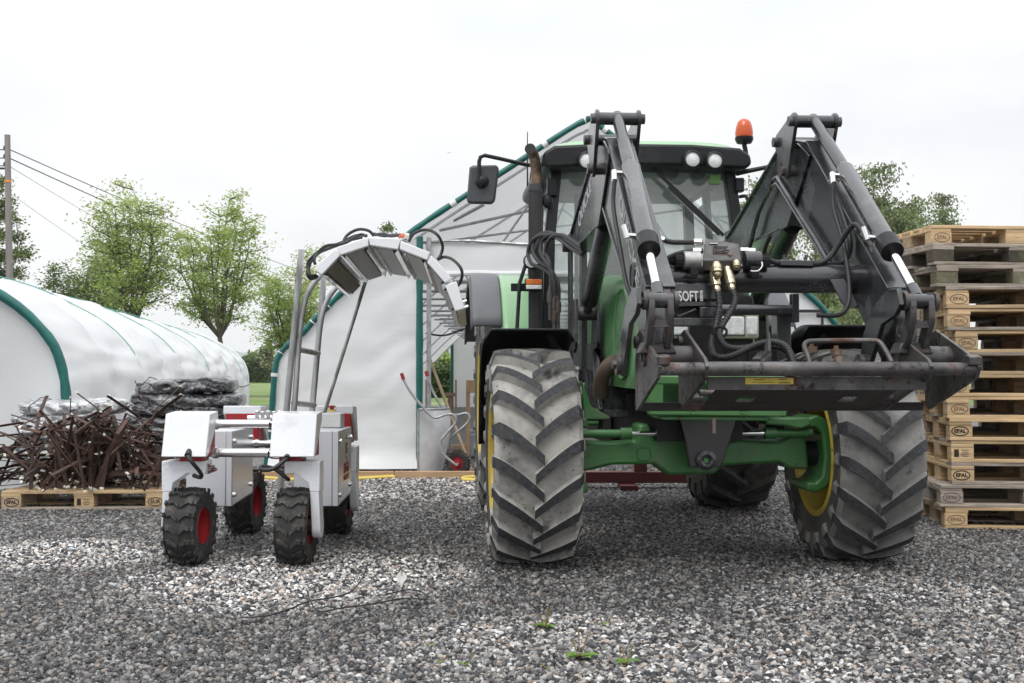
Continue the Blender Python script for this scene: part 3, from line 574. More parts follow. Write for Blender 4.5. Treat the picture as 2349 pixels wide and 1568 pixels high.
# the tall stack
c0 = gr(2168, 1214); WD = ['bottom pallet', 'second pallet', 'third pallet', 'fourth pallet', 'fifth pallet', 'sixth pallet', 'seventh pallet', 'eighth pallet', 'ninth pallet', 'tenth pallet', 'eleventh pallet', 'twelfth pallet', 'thirteenth pallet', 'topmost pallet']
rs = random.Random(21); z = 0.0
for i in range(14):
    yaw = math.radians(-6 + rs.uniform(-1.5, 1.5)); bo, bl = M_PINE, None; st = ST_B if i in (2, 4) else (ST_E, ST_E2, ST_F)[i % 3]; ox = (0, -.03, .05, .045, .035, .02, .02, .03, .075, .03, .02, -.02, -.05, .0)[i]; oy = 0
    col = 'pale'
    if i in (0, 1): bo = M_PINE if i == 0 else M_PINEG; bl = M_PINE if i == 0 else M_PINEG; col = ('brown', 'greyed')[i]
    if i == 11: bo, bl, col, yaw = M_PINEG, M_PINEM, 'grey mossy', math.radians(5); ox = -.04
    if i == 12: bo, bl, col, yaw = M_PINEG, M_PINED, 'dark damp', math.radians(7); ox = -.06
    if i == 13: bo, bl, col, yaw, oy = M_PINE, None, 'pale', math.radians(5), .22
    if i in (11, 12): st = None
    if i == 3: st = ST_M
    cen = c0 + Matrix.Rotation(yaw, 3, 'Z') @ V((.6, .4, 0)) + V((ox, oy, z))
    pallet(cen, yaw, '%s wood %s of the tall stack beside the tractor' % (col, WD[i]), bo, bl, (st, None, st), seed=30 + i, group='pallets in the tall stack'); z += .1445

for i in range(12):                      # second row standing behind, seen through the gaps
    yaw = math.radians(-6 + rs.uniform(-1, 1)); cen = c0 + Matrix.Rotation(yaw, 3, 'Z') @ V((.72, 1.28, 0)) + V((rs.uniform(-.02, .03), 0, i * .1445))
    pallet(cen, yaw, 'wooden pallet of the shaded back stack behind the tall stack, %s' % WD[i].replace(' pallet', ' from the ground' if i else ' one'), M_PINEG, M_PINEG, (None, None, None), seed=60 + i, group='pallets in the back stack')

# ================================================================== RUSTY BRACKET HEAP
M_RUST = mat('rusty_strip', (.075, .042, .032), .7, .35, var=.4, vs=9, orand=.35, bump=.4, bs=60, dirt=[((.20, .095, .05), .2, 12, .85), ((.03, .022, .02), .3, 8, .6)])
M_TAPE = mat('pale_end_paint', (.75, .72, .60), .7, orand=.1)
def strip(pts, wd=.028, th=.005):
    mb = MB(); pts = [V(p) for p in pts]
    for a, b in zip(pts, pts[1:]):
        d = (b - a).normalized(); n = V((d.z, 0, -d.x)) * th; o = V((0, wd / 2, 0)); e = d * .002
        mb.hexa([a - o - e, a + o - e, a + o + n - e, a - o + n - e, b - o + e, b + o + e, b + o + n + e, b - o + n + e])
    return mb
BR = []
for pts in ([(-.22, 0, 0), (-.10, 0, .42), (.10, 0, .44), (.24, 0, .02)], [(-.32, 0, 0), (-.05, 0, .30), (.06, 0, .30), (.30, 0, .05)], [(-.12, 0, 0), (-.10, 0, .52), (.12, 0, .50), (.16, 0, .02)], [(-.45, 0, 0), (-.2, 0, .09), (.2, 0, .09), (.45, 0, 0)], [(-.4, 0, .02), (.3, 0, 0), (.42, 0, .1)]):
    t = MB(); tp = []
    for e, f in ((pts[0], pts[1]), (pts[-1], pts[-2])):
        e = V(e); f = V(f); d = (f - e).normalized(); t.beam(e - d * .004, e + d * .014, .030, .008, up=(d.z, 0, -d.x) if abs(d.z) < .99 else (1, 0, 0))
    BR.append((strip(pts).mesh('steel_bracket', M_RUST, 0), t.mesh('painted_end', M_TAPE, 0)))
def moundh(x):                          # heap outline against the picture's x
    ks = [(-10, 1055), (20, 1015), (60, 1045), (110, 985), (140, 980), (170, 1015), (195, 945), (240, 930), (275, 990), (310, 1060), (365, 1095), (400, 1115)]
    for (a, b), (c, d) in zip(ks, ks[1:]):
        if a <= x <= c: return at(0, b + (d - b) * (x - a) / (c - a), 9.3).z
    return .2
def densh(x):
    ks = [(-10, 1085), (60, 1075), (130, 1050), (190, 1015), (240, 1000), (290, 1040), (400, 1105)]
    for (a, b), (c, d) in zip(ks, ks[1:]):
        if a <= x <= c: return at(0, b + (d - b) * (x - a) / (c - a), 9.3).z
    return .2
rb = random.Random(5)
for i in range(142):
    flat = i < 92; px = rb.uniform(-6, 372) if flat else rb.choice((rb.gauss(228, 32), rb.gauss(215, 45), rb.gauss(225, 50), rb.gauss(228, 40), rb.gauss(135, 18) if i % 3 else rb.gauss(245, 40), rb.gauss(30, 18) if i % 3 == 0 else rb.gauss(265, 40), rb.uniform(150, 350))); px = max(-6, min(366, px)); Y = rb.uniform(9.0, 9.65) if flat else rb.uniform(8.95, 9.35)
    h = max(.16, moundh(px)); X = at(px, 900, Y).x
    if flat: k = rb.choice((3, 4, 3, 1)); zz = .15 + max(.05, densh(px) - .25) * rb.random(); e = (rb.gauss(0, .6), rb.gauss(0, .5), rb.gauss(0, .8))
    else: k = rb.choice((0, 0, 2, 2, 1)); zz = max(.15, h - .50 - rb.random() ** 1.6 * .3); e = (rb.gauss(-.2, .3), rb.gauss(0, .45), rb.gauss(0, .7))
    M = Matrix.Translation((X, Y, zz)) @ Matrix.Rotation(e[2], 4, 'Z') @ Matrix.Rotation(e[1], 4, 'Y') @ Matrix.Rotation(e[0], 4, 'X')
    lo = min((M @ v.co).z for v in BR[k][0].vertices)
    if lo < .148: M = Matrix.Translation((0, 0, .148 - lo)) @ M
    o = inst(BR[k][0], 'steel_bracket', None, M, label='bent rusty brown steel strip bracket in the heap on the pallet', category='bracket', group='rusty brackets heaped on the pallet'); 
    if i % 5 < 3: inst(BR[k][1], 'painted_end', o)

# ================================================================== WRAPPED ROLLS
def film_mat(name, a, b, lo, hi):
    m = bpy.data.materials.new(name); m.use_nodes = True; nt = m.node_tree; N = nt.nodes; L = nt.links; p = N['Principled BSDF']; p.inputs['Roughness'].default_value = .22; p.inputs['Coat Weight'].default_value = .6
    tc = N.new('ShaderNodeTexCoord'); mp = N.new('ShaderNodeMapping'); mp.inputs['Scale'].default_value = (5, 9, 16); mp.inputs['Rotation'].default_value = (.2, .5, .3); L.new(tc.outputs['Object'], mp.inputs[0])
    oi = N.new('ShaderNodeObjectInfo'); ad = N.new('ShaderNodeVectorMath'); ad.operation = 'MULTIPLY_ADD'; ad.inputs[1].default_value = (31, 17, 43); L.new(oi.outputs['Random'], ad.inputs[0]); L.new(mp.outputs[0], ad.inputs[2])
    n = N.new('ShaderNodeTexNoise'); n.inputs['Scale'].default_value = 1.1; n.inputs['Detail'].default_value = 9; n.inputs['Roughness'].default_value = .72; n.inputs['Distortion'].default_value = 1.6; L.new(ad.outputs[0], n.inputs[0])
    r = N.new('ShaderNodeValToRGB'); r.color_ramp.elements[0].position = lo; r.color_ramp.elements[1].position = hi; r.color_ramp.elements[0].color = (*a, 1); r.color_ramp.elements[1].color = (*b, 1); L.new(n.outputs[0], r.inputs[0]); L.new(r.outputs[0], p.inputs['Base Color'])
    bp = N.new('ShaderNodeBump'); bp.inputs['Strength'].default_value = .8; bp.inputs['Distance'].default_value = .02; L.new(n.outputs[0], bp.inputs['Height']); L.new(bp.outputs[0], p.inputs['Normal']); return m
M_WRAPD = film_mat('dark_wrap', (.018, .019, .022), (.42, .43, .45), .44, .72)
M_WRAPL = film_mat('pale_wrap', (.10, .105, .11), (.72, .73, .75), .36, .58)
def roll(x0, x1, y0, y1, Y, dep, label, m, seed):
    a = at(x0, y1, Y); b = at(x1, y0, Y); c = V(((a.x + b.x) / 2, Y + dep / 2 - .1, a.z)); rx = (b.x - a.x) / 2; rz = (b.z - a.z) / 2
    rn = random.Random(seed * 7 + 1); ph = [rn.uniform(0, 6.28) for _ in range(4)]; NU, NV = 72, 40; vs = []; hy = dep / 2
    for i in range(NU + 1):
        x = -1 + 2 * i / NU; end = max(0.0, 1 - abs(x) ** 7) ** .42; end = max(end, .02)
        for j in range(NV):
            t = 2 * math.pi * j / NV; c_, s_ = math.cos(t), math.sin(t)
            y = math.copysign(abs(c_) ** .62, c_) * hy * (.35 + .65 * end); z_ = math.copysign(abs(s_) ** .72, s_) * rz * (.12 + .88 * end)
            q_ = V((x * rx, y, z_)); ridge = abs(noise.noise(V((q_.x * 7 + 3 * q_.z, q_.y * 7, q_.z * 16 + seed)))); fine = abs(noise.noise(V((q_.x * 22 + 14 * q_.z, q_.y * 15, q_.z * 34 + seed * 3))))
            k = 1 + .13 * (ridge - .22) * 2 - .10 * fine + .05 * math.sin(x * 5 + ph[0])
            vs.append((q_.x * (1 + .03 * noise.noise(V((q_.y * 9, q_.z * 18, seed)))), y * k, rz + z_ * k + .018 * math.sin(x * 2.3 + ph[1]) + .012 * noise.noise(V((x * 3, seed, 2)))))
    q = MB(); q.add(vs, [(i * NV + j, i * NV + (j + 1) % NV, (i + 1) * NV + (j + 1) % NV, (i + 1) * NV + j) for i in range(NU) for j in range(NV)] + [tuple(range(NV))[::-1], tuple(range(NU * NV, (NU + 1) * NV))])
    o = q.build('wrapped_roll', m, smooth=45, loc=c, rot=(0, 0, rn.uniform(-.06, .06)), label=label, category='wrapped bundle', group='plastic wrapped bundles')
    for xs in (rn.uniform(-.75, -.55), rn.uniform(.5, .75)):
        st = MB(); st.tube([V((xs * rx + .02 * math.sin(t * .9), math.cos(t * math.pi / 12) * hy * 1.02, rz + math.sin(t * math.pi / 12) * rz * 1.04)) for t in range(25)], .004, 5); st.build('strap', M_DARKI, o)
    return o
z2 = lambda a, b, c, d: (a * .3121, b * .3121, 764.6 + c * .3121, 764.6 + d * .3121)
for i, (q_, lab, m) in enumerate((((135, 890, 480, 615), 'white plastic-wrapped bundle topmost behind the bracket heap', M_WRAPL), ((80, 760, 580, 700), 'plastic-wrapped bundle second from top behind the bracket heap', M_WRAPL), ((110, 800, 665, 790), 'plastic-wrapped bundle third from top behind the bracket heap', M_WRAPL), ((90, 800, 755, 880), 'plastic-wrapped bundle fourth from top behind the bracket heap', M_WRAPD), ((60, 850, 850, 1010), 'plastic-wrapped bundle lowest behind the bracket heap', M_WRAPL))):
    x0, x1, ya, yb = z2(*q_); roll(x0, x1, ya, yb, 9.95, .5, lab, m, i)
for i, (q_, lab) in enumerate((((980, 1705, 328, 460), 'black bundle in clear film topmost of the taller stack'), ((945, 1765, 425, 565), 'black bundle in clear film second from top of the taller stack'), ((950, 1690, 505, 625), 'black bundle in clear film third from top of the taller stack'), ((915, 1650, 585, 700), 'black bundle in clear film fourth from top of the taller stack'), ((915, 1640, 665, 775), 'black bundle in clear film fifth from top of the taller stack'), ((990, 1700, 735, 880), 'black bundle in clear film sixth from top of the taller stack'), ((960, 1700, 860, 1030), 'black bundle in clear film lowest of the taller stack'))):
    x0, x1, ya, yb = z2(*q_); roll(x0, x1, ya, yb, 10.0, .5, lab, M_WRAPD, 20 + i)
for a, bz in ((10.35, .0), (10.4, .0)): pass

# ================================================================== TYRES
M_RUBBER = mat('tyre_rubber', (.03, .029, .028), .8, var=.35, vs=9, bump=.3, bs=60, dirt=[((.11, .105, .095), .3, 12, .9)])
M_RED = mat('red_paint', (.33, .012, .016), .4, var=.15, vs=8, dirt=[((.14, .05, .04), .12, 20, .8)])
def tyre(mb, c, ax, R, W, rim_r, lugs, lh, kind, up, fwd, flat=0.0, mi_c=0, mi_l=1, mi_s=0):
    """ax: wheel axis. Lugs are chevrons whose points run down at the front."""
    c = V(c); ax = V(ax).normalized(); fw = V(fwd).normalized(); u = V(up); rc = R - lh; hw = W / 2
    P = lambda th, r, x: c + (fw * math.cos(th) + u * math.sin(th)) * r + ax * x
    prof = [(rim_r, hw * .88), (rim_r + .01, hw * .93), (rim_r + (rc - rim_r) * .35, hw * .99), (rim_r + (rc - rim_r) * .7, hw * 1.0), (rc - .035 * R / .58, hw * 1.0), (rc - .012, hw * .9), (rc - .003, hw * .5), (rc, 0)]
    prof = prof + [(r, -x) for r, x in prof[::-1][1:]]; n = 72; vs = []; fs = []; k = len(prof)
    for i in range(n):
        for r, x in prof: vs.append(P(2 * math.pi * i / n, r, x))
    for i in range(n):
        for j in range(k - 1): i2 = (i + 1) % n; fs.append((i * k + j, i2 * k + j, i2 * k + j + 1, i * k + j + 1))
    mb.add(vs, fs, mi_c)
    for f_ in range(len(fs)):
        j = f_ % (k - 1)
        if max(prof[j][0], prof[j + 1][0]) < rc - .02: mb.m[f_ - len(fs)] = mi_s
    def surf(x): t = abs(x) / hw; return rc - .003 * t - .012 * max(0, (t - .5) / .4) ** 2 - (.06 * max(0, t - .92) / .1 if t > .92 else 0)
    if kind == 'ag':
        for s in (-1, 1):
            for q in range(lugs):
                t0 = 2 * math.pi * (q + (.5 if s > 0 else 0)) / lugs; st = []
                m = 9
                for j in range(m + 1):
                    t = j / m; x = s * (hw * 1.02 * (1 - t) - hw * .10 * t); sw = .25 * (.38 * t + .62 * t ** 1.5) * W / .45 * .578 / R
                    st.append((t0 - sw * 1.25, x, .026 + .006 * (1 - t)))
                a = []
                for j, (th, x, hwid) in enumerate(st):
                    rr = surf(x); top = rr + lh if abs(x) < hw * .93 else rr + lh * .85; d = hwid / R; a.append([P(th - d * 1.35, rr - .012, x), P(th - d, top, x), P(th + d, top, x), P(th + d * 1.35, rr - .012, x)])
                vs = [p for r_ in a for p in r_]; nn = len(a)
                mb.add(vs, [(4 * j + 1, 4 * j + 2, 4 * j + 6, 4 * j + 5) for j in range(nn - 1)], mi_l)
                mb.add(vs, [(4 * j + b_, 4 * j + b_ + 1, 4 * j + b_ + 5, 4 * j + b_ + 4) for j in range(nn - 1) for b_ in (0, 2)] + [(0, 1, 2, 3), (4 * nn - 1, 4 * nn - 2, 4 * nn - 3, 4 * nn - 4)], mi_c)
                x = s * hw * 1.0; th, _, hd = st[0]; d = hd / R       # shoulder bar running down the sidewall
                mb.hexa([P(th - d, surf(x) - .01, x * .96), P(th + d, surf(x) - .01, x * .96), P(th + d * 1.5, rc - .10 * R / .58, x * 1.0), P(th - d * 1.5, rc - .10 * R / .58, x * 1.0), P(th - d, surf(x) + lh * .6, x * 1.05), P(th + d, surf(x) + lh * .6, x * 1.05), P(th + d * .6, rc - .10 * R / .58, x * 1.06), P(th - d * .6, rc - .10 * R / .58, x * 1.06)], mi_c)
    else:
        for q in range(lugs):
            t0 = 2 * math.pi * q / lugs; dt = math.pi / lugs
            for s in (-1, 1):
                for (xa, xb, ta, tb, hd) in ((.06, .50, -.55, .30, .22), (.50, .98, .30, .15, .27)):
                    pts = []
                    for t in (0, .5, 1):
                        x = s * hw * (xa + (xb - xa) * t); th = t0 + dt * (ta + (tb - ta) * t) ; rr = surf(x); d = dt * hd; pts.append([P(th - d * 1.3, rr - .006, x), P(th - d, rr + lh, x), P(th + d, rr + lh, x), P(th + d * 1.3, rr - .006, x)])
                    vs = [p for r_ in pts for p in r_]
                    mb.add(vs, [(4 * j + b_, 4 * j + b_ + 1, 4 * j + b_ + 5, 4 * j + b_ + 4) for j in range(2) for b_ in (0, 1, 2)] + [(0, 1, 2, 3), (11, 10, 9, 8)], mi_l)
                x = s * hw; mb.hexa([P(t0 - dt * .1, rc - .04, x * .98), P(t0 + dt * .5, rc - .04, x * .98), P(t0 + dt * .5, rc - .04, x * 1.06), P(t0 - dt * .1, rc - .04, x * 1.06), P(t0 - dt * .1, rc + lh * .7, x * .9), P(t0 + dt * .5, rc + lh * .7, x * .9), P(t0 + dt * .5, rc + lh * .6, x * 1.04), P(t0 - dt * .1, rc + lh * .6, x * 1.04)], mi_l)
    return mb

# ================================================================== FIELD ROBOT
M_WHITE = mat('white_powder_coat', (.74, .76, .79), .28, var=.04, coat=.3, dirt=[((.55, .54, .52), .10, 7, .6, .12)])
M_GREYW = mat('pale_grey_panel', (.60, .62, .66), .35, var=.05)
M_ALU = mat('brushed_aluminium', (.72, .73, .74), .22, .9, var=.06, vs=4)
M_CHROME = mat('polished_tube', (.80, .80, .81), .16, 1, var=.05)
M_BLACK = mat('black_rubber_cable', (.012, .012, .013), .45)
M_DECAL = mat('red_decal', (.30, .02, .03), .5)
M_WIRES = [mat('wire_red', (.20, .03, .03), .5), mat('wire_white', (.55, .55, .53), .5), mat('wire_black', (.02, .02, .03), .5)]
RB = V((-1.42, 7.04, 0))
robot = empty('field_robot', RB, label='white and red four-wheeled field robot with tube frame', category='robot')
def module(wx, wy, s, fy, steer=0):
    c = V((wx, wy, 0)) - RB; SM = Matrix.Translation(c) @ Matrix.Rotation(-math.radians(steer), 4, 'Z') @ Matrix.Translation(-c)
    tm = MB(); tyre(tm, c + V((0, 0, .207)), (1, 0, 0), .207, .165, .095, 17, .014, 'atv', (0, 0, 1), (0, -1, 0)); xform(tm, SM); wh = tm.build('wheel', [M_RUBBER, M_RUBBER], robot)
    r = MB(); i_ = -s
    r.lathe([(.10, i_ * .078), (.103, i_ * .066), (.094, i_ * .06), (.09, i_ * .012), (.05, i_ * .004), (.045, i_ * .02), (.0, i_ * .02)], c + V((0, 0, .207)), (1, 0, 0), 28); r.lathe([(.10, -i_ * .078), (.103, -i_ * .066), (.09, -i_ * .05), (0, -i_ * .05)], c + V((0, 0, .207)), (1, 0, 0), 28); xform(r, SM); r.build('rim', M_RED, wh)
    b = MB()
    for q in range(4):
        t = q * math.pi / 2 + .4; p = c + V((i_ * .012, .04 * math.cos(t), .207 + .04 * math.sin(t))); b.cyl(p, p + V((i_ * .022, 0, 0)), .007, n=6)
    b.cyl(c + V((0, 0, .207)), c + V((i_ * .035, 0, .207)), .012, n=10); xform(b, SM); b.build('hub_bolts', M_ALU, wh)
    h = MB(); h.cyl(c + V((s * .05, 0, .207)), c + V((s * .1, 0, .207)), .055, n=20); h.build('motor_hub', M_BLACK, wh)
    lg = MB(); pts = []
    for q in range(13):
        t = math.pi + math.pi * q / 12; pts.append(c + V((s * .092, .062 * math.cos(t), .205 + .062 * math.sin(t))))
    pts += [c + V((s * .082, .066, .42)), c + V((s * .082, -.066, .42))]
    lg.prism(pts, (s * .046, 0, 0)); lg.build('leg', M_WHITE, robot, bevel=.004)
    g_ = MB(); X = lambda v: c.x + s * v
    xi = -.098 if s < 0 else -.052; poly = [(.135, .395), (.135, .556), (xi, .556), (xi, .487), (-.0, .492), (.075, .44), (.082, .395)]
    g_.prism([(X(a), c.y - .068, z_) for a, z_ in poly], (0, .136, 0)); ar = g_.build('arm', M_WHITE, robot, bevel=.004)
    rv = MB()
    for a, z_ in ((.125, .54), (.09, .54), (.05, .54), (.115, .515), (.07, .515), (.03, .515), (.125, .49), (.115, .46), (.125, .43)): rv.ell((X(a), c.y - .069, z_), (.004, .003, .004), 8, 4)
    rv.build('rivets', M_WHITE, ar)
    rd = MB(); rd.box(c + V((0, .03 * fy, .673)), (.205, .17, .19)); rd.box(c + V((.02 * -s, .0, .568)), (.12, .15, .026)); rd.build('steering_base', M_RED, robot, bevel=.004)
    hd = MB(); pf = [(-.14, .583), (-.06, .806), (.115, .815), (.115, .765), (-.10, .583)]
    hd.prism([(c.x - .118, c.y + a * fy, z_) for a, z_ in pf], (.236, 0, 0)); cv = hd.build('head_cover', M_WHITE, robot, bevel=.005)
    cb = MB(); w0 = c + V((.035 * -s * -1 if s > 0 else .03, -.135 * fy, .60))
    if fy > 0:
        cb.tube(spline([c + V((.025, -.10, .612)), c + V((.03, -.16, .585)), c + V((.06, -.17, .55)), c + V((.09, -.14, .50)), c + V((.085, -.12, .475)), c + V((.04, -.09, .482))] if s < 0 else [c + V((-.02, -.10, .59)), c + V((-.03, -.16, .57)), c + V((-.09, -.19, .525)), c + V((-.15, -.18, .52)), c + V((-.15, -.16, .535)), c + V((-.09, -.14, .52)), c + V((-.03, -.12, .47)), c + V((-.03, -.07, .46))], 6), .011, 8); cb.cyl(c + V((.025 * -s, -.11, .615 if s < 0 else .59)), c + V((.025 * -s, -.15, .59 if s < 0 else .575)), .018, n=10); cb.build('motor_cable', M_BLACK, robot)
    wr = MB(); rw = random.Random(int(wx * 100 + wy))
    for q in range(7):
        p0 = c + V((s * xi, rw.uniform(-.03, .03), rw.uniform(.50, .54))); p1 = c + V((s * xi - s * rw.uniform(.03, .05), rw.uniform(-.05, .02), rw.uniform(.5, .53))); p2 = c + V((s * xi, rw.uniform(-.03, .03), rw.uniform(.48, .50))); wr.tube(spline([p0, p1, p2], 5), .0024, 5, mi=q % 3)
    wr.build('wire_bundle', M_WIRES, robot)
FX = (-1.72, -1.153); FYR, RYR = 6.43, 7.66
module(FX[0], FYR, -1, 1, 5); module(FX[1], FYR, 1, 1, 2); module(-1.697, RYR, -1, -1, 4); module(-1.117, RYR, 1, -1)
for yy, zs, r_ in ((6.50, (.746, .590), .0235), (7.55, (.735, .578), .0235)):
    for z_ in zs:
        q = MB(); q.cyl(V((-1.66, yy, z_)) - RB, V((-1.2, yy, z_)) - RB, r_, n=20); t_ = q.build('cross_tube', M_CHROME, robot)
        q = MB(); q.cyl(V((-1.615, yy, z_)) - RB, V((-1.59, yy, z_)) - RB, r_ * 1.3, n=16); q.build('collar', M_ALU, t_)
for x0, x1, tagx in ((-1.86, -1.60, 0), (-1.245, -.993, 1)):
    y0_, y1_ = 6.86, 7.42; z0_, z1_ = .262, .69; q = MB()
    pts = [(y0_, z0_), (y0_, z1_), (y1_, z1_), (y1_, z0_ + .02)]; q.prism([V((x0, a, b)) - RB for a, b in pts], (x1 - x0 - .035, 0, 0)); bxo = q.build('battery_box', M_GREYW, robot, bevel=.004)
    q = MB(); q.prism([V((x1 - .032, a, b)) - RB for a, b in pts], (.032, 0, 0)); lid = q.build('lid', M_GREYW, bxo, bevel=.003)
    q = MB(); q.add([V((x1 + .0015, a, b)) - RB for a, b in ((y0_ + .01, z0_ + .012), (y1_ - .01, z0_ + .03), (y1_ - .01, z1_ - .01), (y0_ + .01, z1_ - .01))], [(0, 1, 2, 3)]); q.build('face_plate', M_ALU, bxo)
    for a, b in ((y0_ + .06, z1_ - .06), (y1_ - .06, z1_ - .06), (y0_ + .06, z0_ + .06), (y1_ - .06, z0_ + .08)):
        q = MB(); q.cyl(V((x1, a, b)) - RB, V((x1 + .012, a, b)) - RB, .014, n=12); q.box(V((x1 + .013, a, b)) - RB, (.006, .008, .022)); q.build('latch', M_CHROME, bxo)
    if tagx:
        Mx = lambda y, z_: basis(V((x1 + .003, y, z_)) - RB, (0, 1, 0), (0, 0, 1), (1, 0, 0)); yc = (y0_ + y1_) / 2 + .05
        dl = xform(text_mb('SAGA', .085, .0005, .0012), Mx(yc, .455)); d2 = xform(text_mb('ROBOTICS', .046, .0005, .0002), Mx(yc, .40)); dl.add(d2.v, d2.f)
        lgm = MB(); lgm.add([(-.02, .155, 0), (.02, .155, 0), (0, .19, 0)], [(0, 1, 2)]); lgm.add([(-.014, .055, 0), (0, .018, 0), (.014, .055, 0)], [(0, 1, 2)])
        for ya, sgn in ((0, 1),):
            out = [(.03, .135), (-.02, .135), (-.035, .12), (-.035, .098), (-.012, .098), (-.012, .115), (.03, .115)]; lgm.add([(a, b, 0) for a, b in out], [tuple(range(7))]); lgm.add([(-a, .205 - b, 0) for a, b in out], [tuple(range(7))])
        xform(lgm, Mx(yc, .47)); dl.add(lgm.v, lgm.f); dl.build('decal', M_DECAL, bxo, smooth=0)
q = MB(); q.box(V((-1.09, 7.3, .735)) - RB, (.12, .16, .085)); jb = q.build('junction_box', mat('light_plastic', (.62, .64, .62), .5), robot, bevel=.006)
q = MB(); q.cyl(V((-1.09, 7.26, .79)) - RB, V((-1.09, 7.26, .80)) - RB, .024, n=16); q.build('stop_button_base', mat('yellow_plastic', (.75, .55, .05), .5), jb); q = MB(); q.lathe([(.012, 0), (.012, .012), (.022, .014), (.024, .022), (0, .028)], V((-1.09, 7.26, .80)) - RB, (0, 0, 1), 16); q.build('stop_button', M_RED, jb)
q = MB()
for k in range(5): q.box(V((-1.58 + k * .035, 7.45, .765)) - RB, (.024, .05, .045 - .008 * (k % 2)))
q.build('valve_row', M_ALU, robot, bevel=.003)
q = MB()
for a, b in ((.30, 0), (.335, 0)): q.box(V((-1.036, 6.40 + (a - .3) * .9, .755)) - RB, (.002, .02, .028))
q.box(V((-1.036, 6.415, .722)) - RB, (.002, .05, .012)); q.build('side_mark', M_DECAL, robot)
for x, zz in ((-1.305, .746), (-1.31, .59)):
    q = MB(); q.tube(spline([V((x + .07, 6.47, zz + .028)) - RB, V((x + .01, 6.465, zz + .02)) - RB, V((x, 6.46, zz)) - RB, V((x + .012, 6.465, zz - .024)) - RB, V((x + .07, 6.47, zz - .027)) - RB], 5), .0045, 6); q.build('loop_cable', M_BLACK, robot)

# ================================================================== LAMP ARCH
M_POST = mat('dull_galvanised_tube', (.46, .465, .47), .45, .6, var=.3, vs=9, aniso=(1, 1, .3), dirt=[((.20, .20, .19), .35, 10, .75)])
M_LAMPW = mat('lamp_white', (.82, .83, .85), .3, var=.02)
M_PANEL = mat('dark_lamp_panel', (.055, .048, .04), .35, .3, var=.2, vs=3, bump=.1, bs=90)
M_MIRROR = mat('mirror_reflector', (.80, .79, .77), .12, 1, var=.15, vs=12, bump=.2, bs=12)
arch = empty('lamp_arch', (-1.2, 7.1, 0), label='galvanised tube frame carrying an arch of lamp boxes', category='lamp frame'); AO = V(arch.location)
z3 = lambda a, b: (550.5 + a * .3121, 489.4 + b * .3121)
def gtube(nm, pts, Y, rad, m=M_POST, parent=arch, sp=0, n=12):
    P_ = [(at(p[0], p[1], p[2] if len(p) > 2 else Y) - AO) for p in pts]; q = MB(); q.tube(spline(P_, sp) if sp else P_, rad, n); return q.build(nm, m, parent)
f1 = gr(632, 1266); gtube('post', [(692, 573, 6.8), (657, 945, 6.84), (630, 1266, f1.y)], 6.87, .0185)
gtube('post', [(743, 640, 7.4), (716, 945, 7.4), (698, 1236, 7.40)], 7.4, .0185)
gtube('bent_tube', [(752, 618), (731, 637), (712, 662), (700, 690), (690, 740), (683, 820), (678, 900), (673, 960), (668, 1060)], 6.84, .0165, sp=4)
gtube('bent_tube', [(790, 640), (765, 668), (748, 695), (737, 735), (729, 800), (722, 880), (717, 950), (712, 1040)], 7.38, .0165, sp=4)
for a, b in (((683, 802), (730, 811)), ((674, 925), (721, 930))): gtube('rung', [(a[0], a[1], 6.84), (b[0], b[1], 7.38)], 7, .017)
gtube('brace', [(838, 648), (745, 946), (730, 994)], 7.55, .0115)
caps = [[(540, 410), (700, 260), (735, 310), (600, 455)], [(712, 250), (940, 175), (945, 240), (735, 310)], [(945, 178), (1184, 188), (1160, 268), (955, 236)], [(1182, 205), (1398, 288), (1375, 345), (1172, 265)], [(1405, 310), (1560, 478), (1508, 516), (1375, 362)], [(1508, 530), (1590, 500), (1655, 700), (1580, 722)]]
ADIR = V((-.0316, 1, -.026))
for i, cq in enumerate(caps):
    P_ = [at(*z3(*p), 6.25) - AO for p in cq]; o1, o2, n2, n1 = P_
    if i == 5: o1, o2, n2, n1 = P_[1], P_[2], P_[3], P_[0]
    back = ADIR * 1.36; q = MB(); q.prism([o1, o2, n2, n1], ADIR * .05); lamp = q.build('lamp', M_LAMPW, arch, bevel=.004)
    dn = ((n1 + n2) / 2 - (o1 + o2) / 2).normalized(); q = MB(); s0 = ADIR * .05; ins = dn * -.012
    q.hexa([o1 + s0, o2 + s0, n2 + s0 + ins, n1 + s0 + ins, o1 + back, o2 + back, n2 + back + ins, n1 + back + ins]); q.build('housing', M_LAMPW, lamp)
    q = MB(); L_ = lambda a, b, t: a.lerp(b, t)
    for ta, tb in ((.02, .21), (.79, .98)):
        a = L_(n1, n2, ta) - dn * .006; b = L_(n1, n2, tb) - dn * .006; mid = (a + b) / 2 + dn * .024
        for p, r_ in ((a, mid), (mid, b)): q.add([p + s0, r_ + s0, r_ + back, p + back], [(0, 1, 2, 3)])
    q.build('reflector', M_MIRROR, lamp, smooth=0)
    q = MB(); a = L_(n1, n2, .22) - dn * .004; b = L_(n1, n2, .78) - dn * .004; q.hexa([a + s0, b + s0, b + s0 + dn * .006, a + s0 + dn * .006, a + back, b + back, b + back + dn * .006, a + back + dn * .006]); q.build('panel', M_PANEL, lamp)
    if i == 5:
        for t in (.75, .95):
            p = o1.lerp(o2, t) + s0 * .5; q = MB(); q.cyl(p, p + (o1 - n1).normalized() * .02, .008, n=8); q.build('bolt', M_ALU, lamp)
